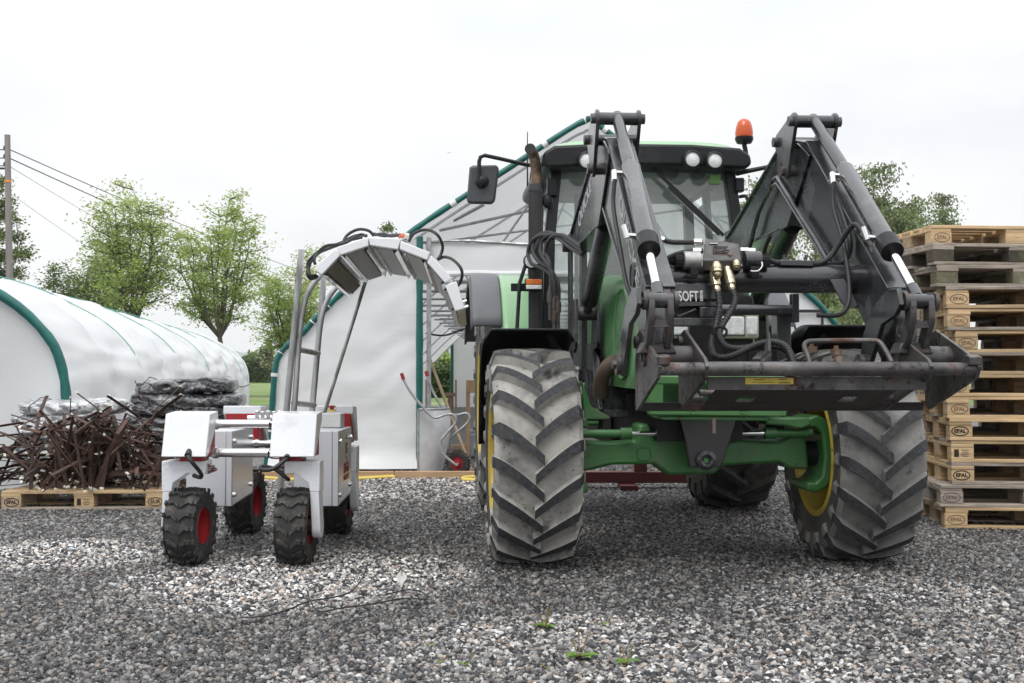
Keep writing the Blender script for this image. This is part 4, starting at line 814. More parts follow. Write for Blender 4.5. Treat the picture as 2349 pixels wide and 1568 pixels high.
cabs = [[(560, 475), (515, 480), (495, 430), (520, 350), (580, 280), (660, 245), (750, 215), (850, 165), (935, 165)], [(570, 465), (530, 470), (505, 410), (540, 330), (610, 275), (720, 235), (800, 200), (900, 178)], [(555, 380), (545, 340), (575, 290), (640, 240), (760, 225), (880, 160), (930, 172)], [(560, 455), (510, 455), (498, 370), (560, 300), (650, 262), (740, 228)],
        [(755, 222), (790, 160), (870, 120), (945, 130), (985, 168)], [(985, 152), (1060, 168), (1130, 160), (1190, 165)], [(990, 160), (1050, 152), (1110, 168), (1180, 158)], [(1242, 208), (1280, 150), (1370, 122), (1450, 160), (1488, 240), (1478, 300), (1455, 338)], [(1455, 342), (1500, 322), (1560, 340), (1620, 400), (1632, 460), (1612, 520), (1588, 540)]]
rc_ = random.Random(2)
for cpt in cabs:
    Y = 6.3 + rc_.uniform(0, .2); P_ = [at(*z3(*p), Y + rc_.uniform(-.02, .05)) - AO for p in cpt]; q = MB(); q.tube(spline(P_, 6), .0085, 7); q.build('cable', M_BLACK, arch)
q = MB(); p = at(*z3(1190, 170), 6.35) - AO; q.cyl(p + V((-.018, 0, 0)), p + V((.012, .01, .005)), .013, n=10); q.cyl(p + V((.012, .01, .005)), p + V((.035, .015, 0)), .016, n=10, mi=1); q.build('connector', [mat('salmon_plastic', (.6, .16, .08), .5), mat('clear_plastic', (.6, .58, .5), .3)], arch)

# ================================================================== WHEELBARROW, SHOVEL HANDLE, TIMBERS
YB = 11.92; zb3 = lambda a, b: (905.3 + a * .1951, 795.2 + b * .1951)
bar = empty('wheelbarrow', gr(1000, 1090), label='galvanised wheelbarrow tipped up on its nose with red wheel', category='wheelbarrow'); BO = V(bar.location)
M_ZINC = mat('zinc_sheet', (.74, .75, .76), .35, .35, var=.15, vs=5, dirt=[((.30, .29, .27), .14, 3, .6)])
def tray(u, v):
    ang = -math.pi * .5 + math.pi * u; zt_ = .66 - .64 * v; wv = (.50 if v > .1 else .42) ; xl_ = at(zb3(300, 0)[0], 0 + 900, YB).x - BO.x; xr_ = at(zb3(700 - 90 * v, 0)[0], 900, YB).x - BO.x
    bulge = math.sin(math.pi * u) ** .5; y = .34 * (u - .5) * 2; x = xl_ + (xr_ - xl_) * bulge * (1 - .22 * v ** 2) * (1 - .18 * (1 - v) ** 4); return V((x, y + .1, max(.01, zt_)))
q = MB(); q.grid(tray, 24, 14); q.build('tray', M_ZINC, bar, smooth=70)
q = MB(); q.tube([tray(0, v / 10) + V((-.005, 0, 0)) for v in range(11)], .012, 6); q.tube([tray(u / 14, 0) for u in range(15)], .012, 6); q.build('rim_bead', M_STEEL, bar)
def bt(nm, pts, Y, r_, m, sp=5):
    q = MB(); q.tube(spline([at(*zb3(*p), Y) - BO for p in pts], sp), r_, 8); return q.build(nm, m, bar)
bt('handle', [(105, 390), (125, 430), (170, 510), (250, 620), (330, 710), (390, 785), (470, 838), (560, 815), (650, 795), (705, 820), (722, 880), (690, 930), (620, 1010), (560, 1080), (545, 1110), (550, 1200), (575, 1270), (650, 1340), (730, 1400)], YB - .22, .013, M_STEEL)
bt('handle', [(385, 350), (400, 400), (450, 530), (540, 690), (620, 785), (730, 808), (830, 785), (880, 820), (868, 885), (780, 970), (700, 1035), (670, 1090), (655, 1240), (690, 1300), (745, 1395)], YB + .16, .013, M_STEEL)
bt('grip', [(80, 315), (105, 390)], YB - .22, .018, M_DECAL, 2); bt('grip', [(368, 290), (385, 350)], YB + .16, .018, M_DECAL, 2)
wc = at(*zb3(748, 1372), YB - .05) - BO; wr_ = wc.z
q = MB(); tyre(q, wc, (1, .25, 0) if 0 else (.35, .94, 0), wr_, .075, wr_ * .55, 22, .005, 'atv', (0, 0, 1), (.94, -.35, 0)); wh = q.build('wheel', [M_RUBBER, M_RUBBER], bar)
q = MB(); axv = V((.35, .94, 0)).normalized(); q.lathe([(wr_ * .58, -.032), (wr_ * .5, -.02), (wr_ * .3, -.022), (wr_ * .18, -.05), (0, -.05)], wc, axv, 20); q.lathe([(wr_ * .58, .032), (wr_ * .5, .02), (0, .03)], wc, axv, 20); q.build('rim', M_RED, wh)
q = MB(); p = at(*zb3(735, 1395), YB - .22) - BO; q.cyl(p, wc, .012, n=8); q.build('axle', M_STEEL, bar)
M_TIMB = mat('raw_timber', (.50, .33, .19), .8, var=.25, vs=3, aniso=(8, 8, .8), orand=.1); M_ASHW = mat('shovel_ash', (.40, .30, .20), .7, var=.2)
a = at(*zb3(378, 55), 12.9); b = at(*zb3(830, 1262), 12.5); b = b.lerp(a, 0); q = MB(); foot_ = a + (b - a) * (a.z / (a.z - b.z)) if b.z > 0 else b; q.tube([a - foot_, V((0, 0, 0))], .017, 8); q.build('tool_handle', M_ASHW, loc=foot_, label='long wooden tool handle leaning behind the wheelbarrow', category='tool handle')
def post(x0, x1, y0_, y1_, lab, cap=None, m=M_TIMB):
    gx = gr((x0 + x1) / 2, y1_); Y = gx.y; w_ = (x1 - x0) / F * Y; h = at(0, y0_, Y).z; r = empty('timber_post', gx, label=lab, category='post', group='timber posts in the tunnel'); q = MB(); q.box((0, 0, h / 2), (w_, w_, h)); q.build('shaft', m, r, bevel=.004)
    if cap: cw = (cap[1] - cap[0]) / F * Y; ch = (cap[3] - cap[2]) / F * Y; q = MB(); q.box((((cap[0] + cap[1]) / 2 - (x0 + x1) / 2) / F * Y, -w_ * .1, h - ch / 2 + .012), (cw, w_ * 1.4, ch)); q.build('cap', m, r, bevel=.004)
    return r
M_TIMG = mat('old_timber', (.30, .21, .14), .85, var=.25, vs=3, aniso=(8, 8, .8))
post(976, 981, 872, 938, 'thin brown post just inside the tunnel door edge', m=M_TIMG)
post(1027, 1038, 903, 975, 'short brown post with a cross cap in the tunnel', (1019, 1045, 898, 906), M_TIMG)
post(1043.5, 1048, 872, 936, 'thin pale post standing in the tunnel', m=M_TIMB)
post(1069, 1078, 875, 1052, 'orange-brown post with wide head board beside the tractor wheel', (1069, 1094, 870, 899), M_TIMB)
q = MB(); cgy = gr(1086, 1050); q.box((0, 0, .15), (.16, .2, .28)); q.box((-.01, 0, .31), (.1, .12, .05)); q.cyl((.03, 0, .33), (.03, 0, .37), .025, n=10); q.build('jerrycan', mat('grey_plastic_can', (.42, .46, .52), .4), bevel=.02, loc=cgy, label='grey plastic jerrycan on the ground beside the timber post', category='jerrycan')
rp = random.Random(8)
for k in range(7):
    p = gr(1030 + rp.uniform(0, 55), rp.uniform(1035, 1064)); q = MB(); q.box((0, 0, .02), (rp.uniform(.35, .7), .1, .035)); q.build('scrap_plank', M_TIMB if k % 2 else M_TIMG, bevel=.003, loc=p + V((0, 0, .03 * (k % 3))), rot=(0, 0, rp.uniform(-.5, .5)), label='loose plank in the scrap wood behind the wheelbarrow', category='plank', group='scrap planks')
# yellow hose along the base board, white pipe
M_HOSE = mat('yellow_hose', (.72, .55, .12), .5)
q = MB(); q.tube(spline([gr(a, b) + V((0, 0, .02)) - gr(700, 1100) for a, b in ((560, 1098), (640, 1104), (700, 1107), (760, 1105), (830, 1103), (880, 1100), (905, 1099))], 5), .018, 8); q.build('hose', M_HOSE, loc=gr(700, 1100), label='yellow garden hose lying along the timber base board', category='hose', group='yellow hose')
q = MB(); q.tube(spline([gr(a, b) + V((0, 0, .02)) - gr(1060, 1100) for a, b in ((1094, 1099), (1068, 1101), (1061, 1103), (1068, 1106), (1100, 1107))], 5), .018, 8); q.build('hose', M_HOSE, loc=gr(1060, 1100), label='yellow hose bend on the gravel beside the front tractor tyre', category='hose', group='yellow hose')
# red steel frame behind the tractor
rfp = gr(1440, 1125); fr = empty('implement_frame', rfp, label='dark red steel frame on the ground behind the tractor', category='steel frame'); M_MAROON = mat('maroon_steel', (.10, .018, .02), .55, var=.2)
za = .105
q = MB(); q.box((.15, .1, za), (1.75, .10, .095)); q.build('beam', M_MAROON, fr, bevel=.004)
for x in (.06, .82, -.5): q = MB(); q.box((x - .06, .0, .027), (.15, .30, .05)); q.build('foot', M_MAROON, fr, bevel=.004)
q = MB(); q.box((.12, .1, .23), (.11, .09, .15)); q.build('stub', M_MAROON, fr, bevel=.004)
# bird
q = MB(); q.add([(-.14, 0, .06), (0, .03, 0), (.16, .01, .08), (0, -.03, .01), (0, .09, -.01), (0, -.09, -.01)], [(0, 1, 3), (1, 2, 3), (1, 4, 3), (3, 5, 1)]); q.build('bird', M_DARKI, loc=at(1030, 352, 60), label='tiny dark bird flying high in the white sky', category='bird')
q = MB(); q.ell((0, 0, .05), (.10, .08, .05), 14, 8, fn=lambda p: p * (1 + .25 * noise.noise(p * 14))); q.build('stone', mat('rough_stone', (.24, .22, .20), .9, var=.4, vs=20, bump=.5), loc=gr(845, 1084), label='rough brown-grey stone beside the tunnel base board', category='stone')
q = MB(); q.grid(lambda u, v: V((.05 * (u - .5) * math.sin(math.pi * (v * .8 + .1)), .03 * (v - .5), .02 + .05 * v + .012 * math.cos(u * 6))), 6, 6); q.build('fallen_petal', mat('pale_petal', (.72, .72, .68), .6, trans=.3), loc=gr(921, 1352), label='pale curled leaf scrap on the gravel near the wires', category='leaf')
q = MB(); q.grid(lambda u, v: V((.05 * (u - .5), .03 * (v - .5), .02 + .006 * math.sin(u * 7))), 6, 3); q.build('plastic_scrap', mat('pale_blue_plastic', (.42, .62, .72), .4), loc=gr(167, 1266), label='tiny pale blue plastic scrap on the gravel left of the robot', category='scrap')
# weeds and wire on the gravel
M_WEED = mat('weed_leaf', (.16, .30, .04), .5, var=.3, vs=20, trans=.3); M_WEEDS = mat('seed_stalk', (.22, .17, .07), .8)
def weed(px, py, n, sz, lab, seed):
    rw = random.Random(seed); c = gr(px, py); r = empty('plantain_weed', c, label=lab, category='weed', group='weeds in the gravel')
    for i in range(n):
        an = rw.uniform(0, 6.28); l = sz * .72 * rw.uniform(.7, 1.2); d = V((math.cos(an), math.sin(an) * .8, 0)); sdv = V((-d.y, d.x, 0)); q = MB()
        def lf(u, v): t = v; wd = l * .30 * math.sin(math.pi * min(1, t * .9 + .1)) ** .8; return d * l * t + sdv * wd * (u - .5) * 2 + V((0, 0, .012 + l * .45 * t * (1 - t * .75) + .25 * wd * abs(u - .5) * 2))
        q.grid(lf, 4, 7); q.build('leaf', M_WEED, r, smooth=60)
    for i in range(max(1, n // 2)):
        q = MB(); an = rw.uniform(0, 6.28); t = V((math.cos(an) * .03, math.sin(an) * .02, sz * rw.uniform(.7, 1.3))); q.tube([(0, 0, 0), t * .6, t], [.002, .0025, .004], 5); q.build('stalk', M_WEEDS, r)
for i, (px, py, n, sz, lab) in enumerate(((1250, 1446, 7, .075, 'low clump of round green leaves in the gravel between wheels'), (1386, 1441, 3, .04, 'tiny upright green sprout above the clover-like clump'), (1330, 1516, 7, .09, 'largest plantain weed with brown seed stalks in the gravel'), (1432, 1530, 4, .075, 'small weed with one broad leaf right of the largest weed'), (1010, 1528, 3, .035, 'faint tiny seedling left of the weeds'), (1068, 1532, 3, .05, 'small brownish weed seedling beside the faint one'), (985, 1488, 3, .035, 'lone tiny sprout left of the weeds'), (1260, 1060 + 480, 2, .03, 'two-leaved sprout below the leafy clump'))): weed(px, py, n, sz, lab, i)
zw = lambda a, b: ((850 + a / 2.936) * .6117, (2130 + b / 2.936) * .6117)
def wire(pts, lab):
    c = gr(*zw(*pts[0][:2])); q = MB(); q.tube(spline([gr(*zw(a, b)) + V((0, 0, h)) - c for a, b, h in pts], 6),   .0034, 6); q.build('wire', M_BLACK, loc=c + V((0, 0, .012)), label=lab, category='wire', group='black wires on the gravel')
wire([(150, 612, .012), (300, 615, .015), (480, 595, .016), (700, 535, .02), (900, 480, .03), (1100, 445, .03), (1300, 400, .03), (1400, 350, .035), (1480, 260, .04), (1520, 180, .045), (1535, 115, .05)], 'thin black wire curving up from the gravel in front of the robot')
wire([(888, 405, .05), (910, 460, .035), (960, 520, .02), (1020, 542, .012), (1120, 540, .013), (1300, 505, .015), (1500, 485, .015), (1700, 450, .015), (1900, 410, .015), (2060, 405, .015), (2180, 415, .015), (2195, 395, .018), (2160, 350, .02), (2080, 325, .02), (1950, 325, .02), (1740, 360, .012)], 'longer black wire with a hooked loop crossing the other wire')
# ================================================================== TRACTOR
M_JD = mat('green_paint', (.06, .22, .06), .35, var=.12, vs=4, coat=.25, dirt=[((.20, .24, .17), .26, 5, .7, .16), ((.10, .10, .07), .08, 20, .9, .04)])
M_JDD = mat('green_cast_paint', (.045, .17, .045), .42, var=.2, vs=5, coat=.15, bump=.15, bs=40, dirt=[((.13, .15, .10), .16, 7, .85, .12), ((.02, .03, .015), .12, 16, .8)])
M_JDL = mat('sky_sheen_green', (.22, .42, .21), .3, var=.06, vs=2, coat=.4)  # pale green with the roof's sky sheen put into the colour; fenders share it
M_CHIPG = mat('chipped_green', (.085, .235, .075), .42, var=.15, vs=6, coat=.2, dirt=[((.10, .05, .03), .14, 18, .85, .03), ((.16, .18, .12), .15, 7, .85, .1)])
M_BLK = mat('loader_black', (.018, .019, .023), .24, var=.3, vs=5, coat=.2, spec=.8, bump=.08, bs=22, dirt=[((.15, .155, .16), .15, 2.6, .45, .12), ((.24, .235, .225), .05, 30, .8, .025), ((.11, .055, .03), .07, 11, .85, .03)])
M_BLKW = mat('worn_steel', (.085, .08, .078), .45, .5, var=.3, vs=7, bump=.2, bs=60, dirt=[((.20, .195, .19), .30, 4, .55, .1), ((.12, .06, .04), .25, 7, .85, .06), ((.02, .018, .016), .25, 20, .8, .04)])
M_BLKD = mat('dark_rust_plate', (.035, .029, .027), .6, .2, var=.3, vs=6, bump=.2, bs=50, dirt=[((.075, .04, .03), .25, 6, .85, .08)])
M_PLAST = mat('black_plastic', (.011, .0115, .013), .42, var=.2, vs=6, spec=.3, dirt=[((.05, .05, .05), .13, 5, .8)])
M_GREYP = mat('grey_plastic_fender', (.11, .115, .125), .5, var=.15, vs=4)
M_YEL = mat('yellow_rim', (.55, .41, .06), .4, var=.12, vs=5, dirt=[((.30, .22, .06), .2, 8, .85), ((.05, .04, .02), .06, 25, .9)])
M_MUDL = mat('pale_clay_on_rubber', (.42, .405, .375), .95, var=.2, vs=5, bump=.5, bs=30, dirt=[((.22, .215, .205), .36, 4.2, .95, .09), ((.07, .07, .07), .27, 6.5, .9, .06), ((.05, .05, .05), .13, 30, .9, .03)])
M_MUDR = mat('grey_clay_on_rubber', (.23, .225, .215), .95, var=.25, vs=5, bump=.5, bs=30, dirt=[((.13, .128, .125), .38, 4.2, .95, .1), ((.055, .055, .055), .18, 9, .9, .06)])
M_LUG = mat('worn_lug_rubber', (.042, .043, .047), .85, var=.5, vs=45, bump=.4, bs=90, dirt=[((.20, .195, .185), .06, 34, .95, .04), ((.15, .145, .14), .05, 6, .95, .1)])
M_RUBD = mat('dark_sidewall', (.055, .052, .048), .85, var=.3, vs=6, bump=.25, bs=40, dirt=[((.15, .135, .115), .28, 5, .95, .12)])
M_DGLASS = glass('cab_glass', (.88, .93, .91), 1.5, .02, .18)  # pale diffuse veil stands in for reflected light on the panes
M_LENS = mat('lamp_lens', (.75, .76, .76), .08, .0, var=.2, vs=60, bump=.4, bs=120, coat=.6)
M_AMBER = mat('amber_lens', (.75, .17, .01), .2, var=.15, coat=.6); M_BEACON = mat('orange_beacon', (.72, .11, .015), .22, var=.1, coat=.6, trans=.25)
M_CREAM = mat('cream_bezel', (.45, .44, .36), .5, var=.15, dirt=[((.22, .2, .14), .2, 8, .8)])
M_ROD = mat('chrome_rod', (.88, .88, .89), .1, 1, var=.02)
M_BRASS = mat('passivated_fitting', (.52, .46, .32), .32, .9, var=.25, vs=40)
M_NICK = mat('bright_fitting', (.75, .75, .74), .25, .95, var=.1)
M_HOSEB = mat('hydraulic_hose', (.022, .022, .024), .5, var=.2, vs=30, bump=.3, bs=160)
M_RUSTP = mat('heat_rusted_pipe', (.24, .16, .11), .6, .6, var=.35, vs=9, dirt=[((.10, .075, .06), .3, 10, .8), ((.42, .36, .30), .2, 8, .6)])
M_WHITEP = mat('white_lettering', (.82, .82, .82), .5, var=.05)
tractor = empty('tractor', T0, TH, label='green tractor with yellow rims and muddy chevron tyres', category='tractor')
def part(nm, mb, m, parent=None, bevel=0, **k): return mb.build(nm, m, parent or tractor, bevel=bevel, **k)
def poly(pix, y=None, x=None): return [tq(a, b, y=y) if y is not None else tq(a, b, x=x) for a, b in pix]

# ---- wheels
def wheel(x, y, R, W, rr, lugs, lh, mm, inner):
    mb = MB(); tyre(mb, (x, y, R), (1, 0, 0), R, W, rr, lugs, lh, 'ag', (0, 0, 1), (0, -1, 0), mi_s=2); o = part('wheel', mb, mm + [M_RUBD], smooth=30)
    s = 1 if x > 0 else -1; r = MB(); hw = W * .455
    r.lathe([(rr + .012, s * hw), (rr - .01, s * (hw + .012)), (rr - .03, s * hw), (rr - .05, s * hw * .55), (rr - .06, s * hw * .2), (rr * .55, s * hw * .12), (rr * .5, s * hw * .3), (0, s * hw * .3)], (x, y, R), (1, 0, 0), 40)
    r.lathe([(rr + .012, -s * hw), (rr - .01, -s * (hw + .012)), (rr - .025, -s * hw), (rr - .045, -s * hw * .4), (rr - .055, s * hw * .15), (0, s * hw * .1)], (x, y, R), (1, 0, 0), 40)
    r.build('rim', M_YEL, o); return o
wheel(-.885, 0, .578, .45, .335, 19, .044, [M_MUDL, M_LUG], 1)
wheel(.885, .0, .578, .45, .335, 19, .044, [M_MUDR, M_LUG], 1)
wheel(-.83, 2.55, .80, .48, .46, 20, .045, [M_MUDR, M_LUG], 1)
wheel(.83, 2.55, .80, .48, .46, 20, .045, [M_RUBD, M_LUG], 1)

# ---- front axle
YA = -.12
ax_px = [(1330, 1014), (1407, 1018), (1459, 1014), (1466, 974), (1489, 973), (1500, 1007), (1540, 1000), (1580, 985), (1660, 1000), (1675, 1010), (1784, 1014), (1816, 999), (1850, 996), (1856, 1078), (1811, 1076), (1789, 1062), (1658, 1069), (1640, 1088), (1535, 1091), (1502, 1066), (1407, 1067), (1360, 1078), (1330, 1085)]
q = MB(); q.prism(poly(ax_px, y=YA), (0, .24, 0)); axle = part('front_axle', q, M_JDD, bevel=.016)
q = MB(); c = tq(1476, 1041, y=YA - .006); hw = .034
for k in range(8): pass
bd = [(-hw, -hw), (hw, -hw), (hw, hw), (-hw, hw)]
q.tube(spline([c + V((a * 1.0, 0, b * .92)) for a, b in ((-hw, -hw * .6), (-hw * .6, -hw), (hw * .6, -hw), (hw, -hw * .6), (hw, hw * .6), (hw * .6, hw), (-hw * .6, hw), (-hw, hw * .6), (-hw, -hw * .6))], 3), .0035, 5); q.add([c + V((a * .02, -.002, b * .02)) for a, b in ((-1, -.6), (-.5, -.1), (.1, 0), (.6, -.7), (.9, -.4), (.5, .35), (.9, .8), (.2, .5), (-.5, .4), (-.9, .2))], [tuple(range(10))]); q.build('emblem', M_JDD, axle, smooth=0)
q = MB(); q.prism(poly([(1561, 962), (1690, 962), (1676, 1010), (1654, 1073), (1582, 1073), (1572, 1010)], y=-.30), (0, .06, 0)); pv = part('pivot_bracket', q, M_BLK, bevel=.006)
c = tq(1618.6, 1056, y=-.30); q = MB(); q.lathe([(.018, 0), (.018, -.03), (.032, -.036), (.052, -.03), (.054, 0)], c, (0, 1, 0), 28); q.build('pivot_pin', M_BLK, pv); q = MB(); q.cyl(c + V((0, -.01, 0)), c + V((0, -.02, 0)), .014, n=12); q.build('grease_cap', M_CHIPG, pv)
for sx in (-1, 1):                      # steering rams and knuckles
    q = MB(); q.cyl((sx * .62, -.16, .70), (sx * .42, -.16, .70), .022, n=12); q.cyl((sx * .42, -.16, .70), (sx * .36, -.16, .70), .032, n=14); part('tie_rod', q, M_JDD)
    q = MB(); q.cyl((sx * .36, -.16, .70), (sx * .16, -.16, .70), .014, n=12); part('ram_rod', q, M_ROD)
    q = MB(); kx = sx * .64
    arc = [(0, .20), (.06, .22), (.12, .19), (.145, .10), (.15, 0), (.145, -.10), (.12, -.17), (.05, -.20), (.0, -.19), (.0, -.14), (.05, -.145), (.085, -.11), (.10, 0), (.085, .12), (.05, .15), (0, .15)]
    q.prism([(kx - sx * .05 + sx * a, -.16, .578 + b) for a, b in arc], (0, .3, 0)); part('knuckle', q, M_JDD, bevel=.014)
    q = MB(); q.lathe([(.0, -.02), (.16, -.02), (.175, 0), (.17, .05), (.12, .09), (0, .1)], (sx * .76, 0, .578), (sx, 0, 0), 28); part('hub', q, M_JDD)
    q = MB(); q.cyl((sx * .56, 0, .578), (sx * .72, 0, .578), .07, n=16); part('drive_shaft', q, M_PLAST)
q = MB(); q.prism(poly([(1757, 960), (1858, 958), (1863, 975), (1838, 985), (1800, 978), (1757, 975)], y=-.22), (0, .2, 0)); part('steering_arm', q, M_JDD, bevel=.01)

# ---- front bumper casting
YBm = -.57
q = MB(); q.prism(poly([(1490, 937), (1805, 938), (1804, 957), (1492, 953)], y=YBm), (0, .10, 0)); bm_ = part('front_support', q, M_CHIPG, bevel=.008)
q = MB(); q.prism(poly([(1514, 956), (1770, 956), (1760, 966), (1522, 964)], y=YBm + .03), (0, .3, 0)); q.build('lower_lip', M_CHIPG, bm_, bevel=.006)
for a, b in ((1490, 1522), (1566, 1600), (1740, 1804)):
    q = MB(); q.prism(poly([(a, 868), (b, 868), (b, 937), (a, 937)], y=YBm + .02), (0, .1, 0)); q.build('upright', M_CHIPG, bm_, bevel=.006)
q = MB(); q.prism(poly([(1490, 862), (1804, 864), (1804, 884), (1490, 882)], y=YBm + .015), (0, .12, 0)); q.build('upper_rail', M_CHIPG, bm_, bevel=.008)
q = MB(); q.prism(poly([(1495, 870), (1800, 870), (1800, 945), (1495, 945)], y=YBm + .16), (0, .5, 0)); q.build('front_casting', M_JDD, bm_)
for a in (1590, 1706):
    c = tq(a, 944, y=YBm); q = MB(); q.lathe([(.008, .002), (.008, -.006), (.014, -.008), (.017, -.004), (.018, .004)], c, (0, 1, 0), 16); q.build('bolt', M_CHIPG, bm_)
c = tq(1638, 960, y=YBm - .02); q = MB(); q.cyl(c, c + V((0, 0, -.075)), .010, n=12); q.build('tow_pin', mat('pin_steel', (.25, .2, .17), .5, .8), bm_)

# ---- engine, hood, nose
q = MB(); q.box((0, .65, .86), (.46, 1.7, .40)); q.box((0, 1.9, .80), (.5, 1.2, .5)); part('engine_block', q, M_PLAST)
def hood(u, v):                         # u around, v along
    y = -.27 + 1.80 * v; hw = .285 + .135 * min(1, v * 2.6) ** .7; zt_ = 1.40 + .16 * min(1, v * 5) + .12 * v; zb_ = .93 + .05 * v; a = u * 2 - 1; e = abs(a)
    if e > .55: k = (e - .55) / .45; x = hw * (1 - .08 * (1 - k) ** 2 - .05 * k * k); z_ = zt_ - .13 - (zt_ - .13 - zb_) * k
    else: t = e / .55; x = hw * .93 * math.sin(t * math.pi / 2) ** .85; z_ = zt_ - .13 * t ** 3.2
    return V((math.copysign(x, a), y + .05 * (1 - v) * e * 0, z_))
q = MB(); q.grid(hood, 40, 16); hd_ = part('hood', q, M_JD, smooth=50)
q = MB(); q.prism([hood(u / 20, 0) + V((0, .002, 0)) for u in range(21)], (0, .01, 0)); q.build('nose_panel', M_PLAST, hd_)
def hsx(y): v = (y + .27) / 1.8; return -(.285 + .135 * min(1, v * 2.6) ** .7) * .985
q = MB(); RC = [V((hsx(.10 + .13 * math.cos(t * math.pi / 10)) - .001, .10 + .13 * math.cos(t * math.pi / 10), 1.24 + .25 * math.sin(t * math.pi / 10))) for t in range(21)]
q.tube(RC, .007, 6); q.build('panel_rim', M_JD, hd_); q = MB(); q.prism(RC[:-1], (.012, 0, 0)); q.build('recess_shade', M_JDD, hd_)  # flush darker oval paints the shade of the side panel's hollow
for sx in (-1, 1):
    q = MB(); q.box((sx * .185, -.285, 1.275), (.215, .05, .145)); bz = q.build('headlight_bezel', M_CREAM, hd_, bevel=.012)
    q = MB(); q.box((sx * .150, -.315, 1.27), (.125, .02, .10)); q.build('headlight', M_LENS, bz, bevel=.01)
    q = MB(); q.box((sx * .252, -.305, 1.27), (.06, .03, .10)); q.build('side_light', M_LENS, bz, bevel=.01)
    q = MB(); q.box((sx * .150, -.30, 1.27), (.135, .03, .11)); q.build('lamp_surround', M_PLAST, bz, bevel=.006)
    q = MB(); q.box((sx * .19, -.30, 1.365), (.20, .06, .02)); q.build('lamp_brow', M_PLAST, bz, bevel=.006)
q = MB(); q.prism([(-.275, -.30, 1.35), (.275, -.30, 1.35), (.265, -.30, 1.42), (.18, -.30, 1.455), (-.18, -.30, 1.455), (-.265, -.30, 1.42)], (0, .12, .03)); q.build('nose_cap', M_PLAST, hd_, bevel=.01)
q = MB(); q.box((0, -.28, 1.06), (.56, .03, .24)); gl = q.build('grille', M_PLAST, hd_)
for k in range(9): q = MB(); q.box((-.24 + k * .06, -.30, 1.06), (.012, .02, .22)); q.build('grille_bar', M_PLAST, gl)

# ---- cab
YC = 1.5
cab = MB()
def bar(pts, wd, dp, nm, m=M_PLAST, par=None, bev=.006):
    q = MB()
    for a, b in zip(pts, pts[1:]): q.beam(a, b, wd, dp, up=(0, 1, 0))
    return part(nm, q, m, par, bev)
hw0, hw1 = .615, .70; zt0, zb0 = 2.40, 1.15
for s in (-1, 1):
    bar([(s * .585, YC, 2.42), (s * .64, YC - .06, 1.9), (s * .66, YC - .10, 1.0)], .07, .09, 'pillar')
    bar([(s * .60, YC + 1.35, 2.42), (s * .66, YC + 1.4, 1.2)], .07, .09, 'pillar')
    bar([(s * .60, YC + .75, 2.42), (s * .72, YC + .8, 1.2)], .05, .07, 'pillar')
    q = MB(); q.add([(s * .60, YC + .04, 2.38), (s * .60, YC + .72, 2.38), (s * .70, YC + .76, 1.25), (s * .665, YC - .06, 1.05)], [(0, 1, 2, 3)]); part('side_glass', q, M_DGLASS)
bar([(-.66, YC - .1, 1.0), (.66, YC - .1, 1.0)], .09, .07, 'cab_sill'); bar([(-.66, YC + 1.4, 1.2), (.66, YC + 1.4, 1.2)], .09, .07, 'cab_sill')
q = MB(); q.add([(-.575, YC - .005, 2.40), (.575, YC - .005, 2.40), (.645, YC - .105, 1.02), (-.645, YC - .105, 1.02)], [(0, 1, 2, 3)]); part('windscreen', q, M_DGLASS)
q = MB(); q.add([(-.58, YC + 1.36, 2.38), (.58, YC + 1.36, 2.38), (.64, YC + 1.41, 1.22), (-.64, YC + 1.41, 1.22)], [(0, 1, 2, 3)]); part('rear_glass', q, M_DGLASS)
def roofs(u, v):
    a = u * 2 - 1; y = YC - .16 + 1.75 * v; hw = .70 - .05 * abs(v - .5) * 2; edge = (1 - abs(a) ** 5) * (1 - abs(v * 2 - 1) ** 8); return V((a * hw, y, 2.50 + .105 * max(0, edge) ** .6 + .0 * v))
q = MB(); q.grid(roofs, 30, 20); q.grid(lambda u, v: V(((u * 2 - 1) * (.70 - .05 * abs(v - .5) * 2), YC - .16 + 1.75 * v, 2.50)), 30, 20); part('roof', q, M_JDL, smooth=50)
q = MB(); xs = [(-.70, 2.40), (-.69, 2.47), (-.62, 2.515), (-.3, 2.535), (.3, 2.535), (.62, 2.515), (.69, 2.47), (.70, 2.41), (.66, 2.375), (.3, 2.39), (-.3, 2.39), (-.66, 2.365)]
q.prism([(a, YC - .20, b) for a, b in xs], (0, 1.75, 0)); vis = part('roof_visor', q, M_PLAST, bevel=.02)
for (a, b) in ((1345, 371), (1586, 368), (1637, 371)):
    c = tq(a, b, y=YC - .21); q = MB(); q.lathe([(.058, .03), (.064, -.02), (.06, -.045), (.05, -.05), (.048, -.035)], c, (0, 1, 0), 28); wl = q.build('work_light', M_PLAST, vis)
    q = MB(); q.lathe([(.049, -.036), (.03, -.044), (0, -.047)], c, (0, 1, 0), 24); q.build('lens', M_LENS, wl)
q = MB(); a = tq(1486, 375, y=YC - .08); b = tq(1660, 541, y=YC - .13); q.beam(a, b, .022, .02); m1 = tq(1535, 428, y=YC - .12); b2 = tq(1662, 545, y=YC - .14); q.beam(m1, b2 + V((-.03, 0, .02)), .012, .03); part('wiper', q, M_PLAST)
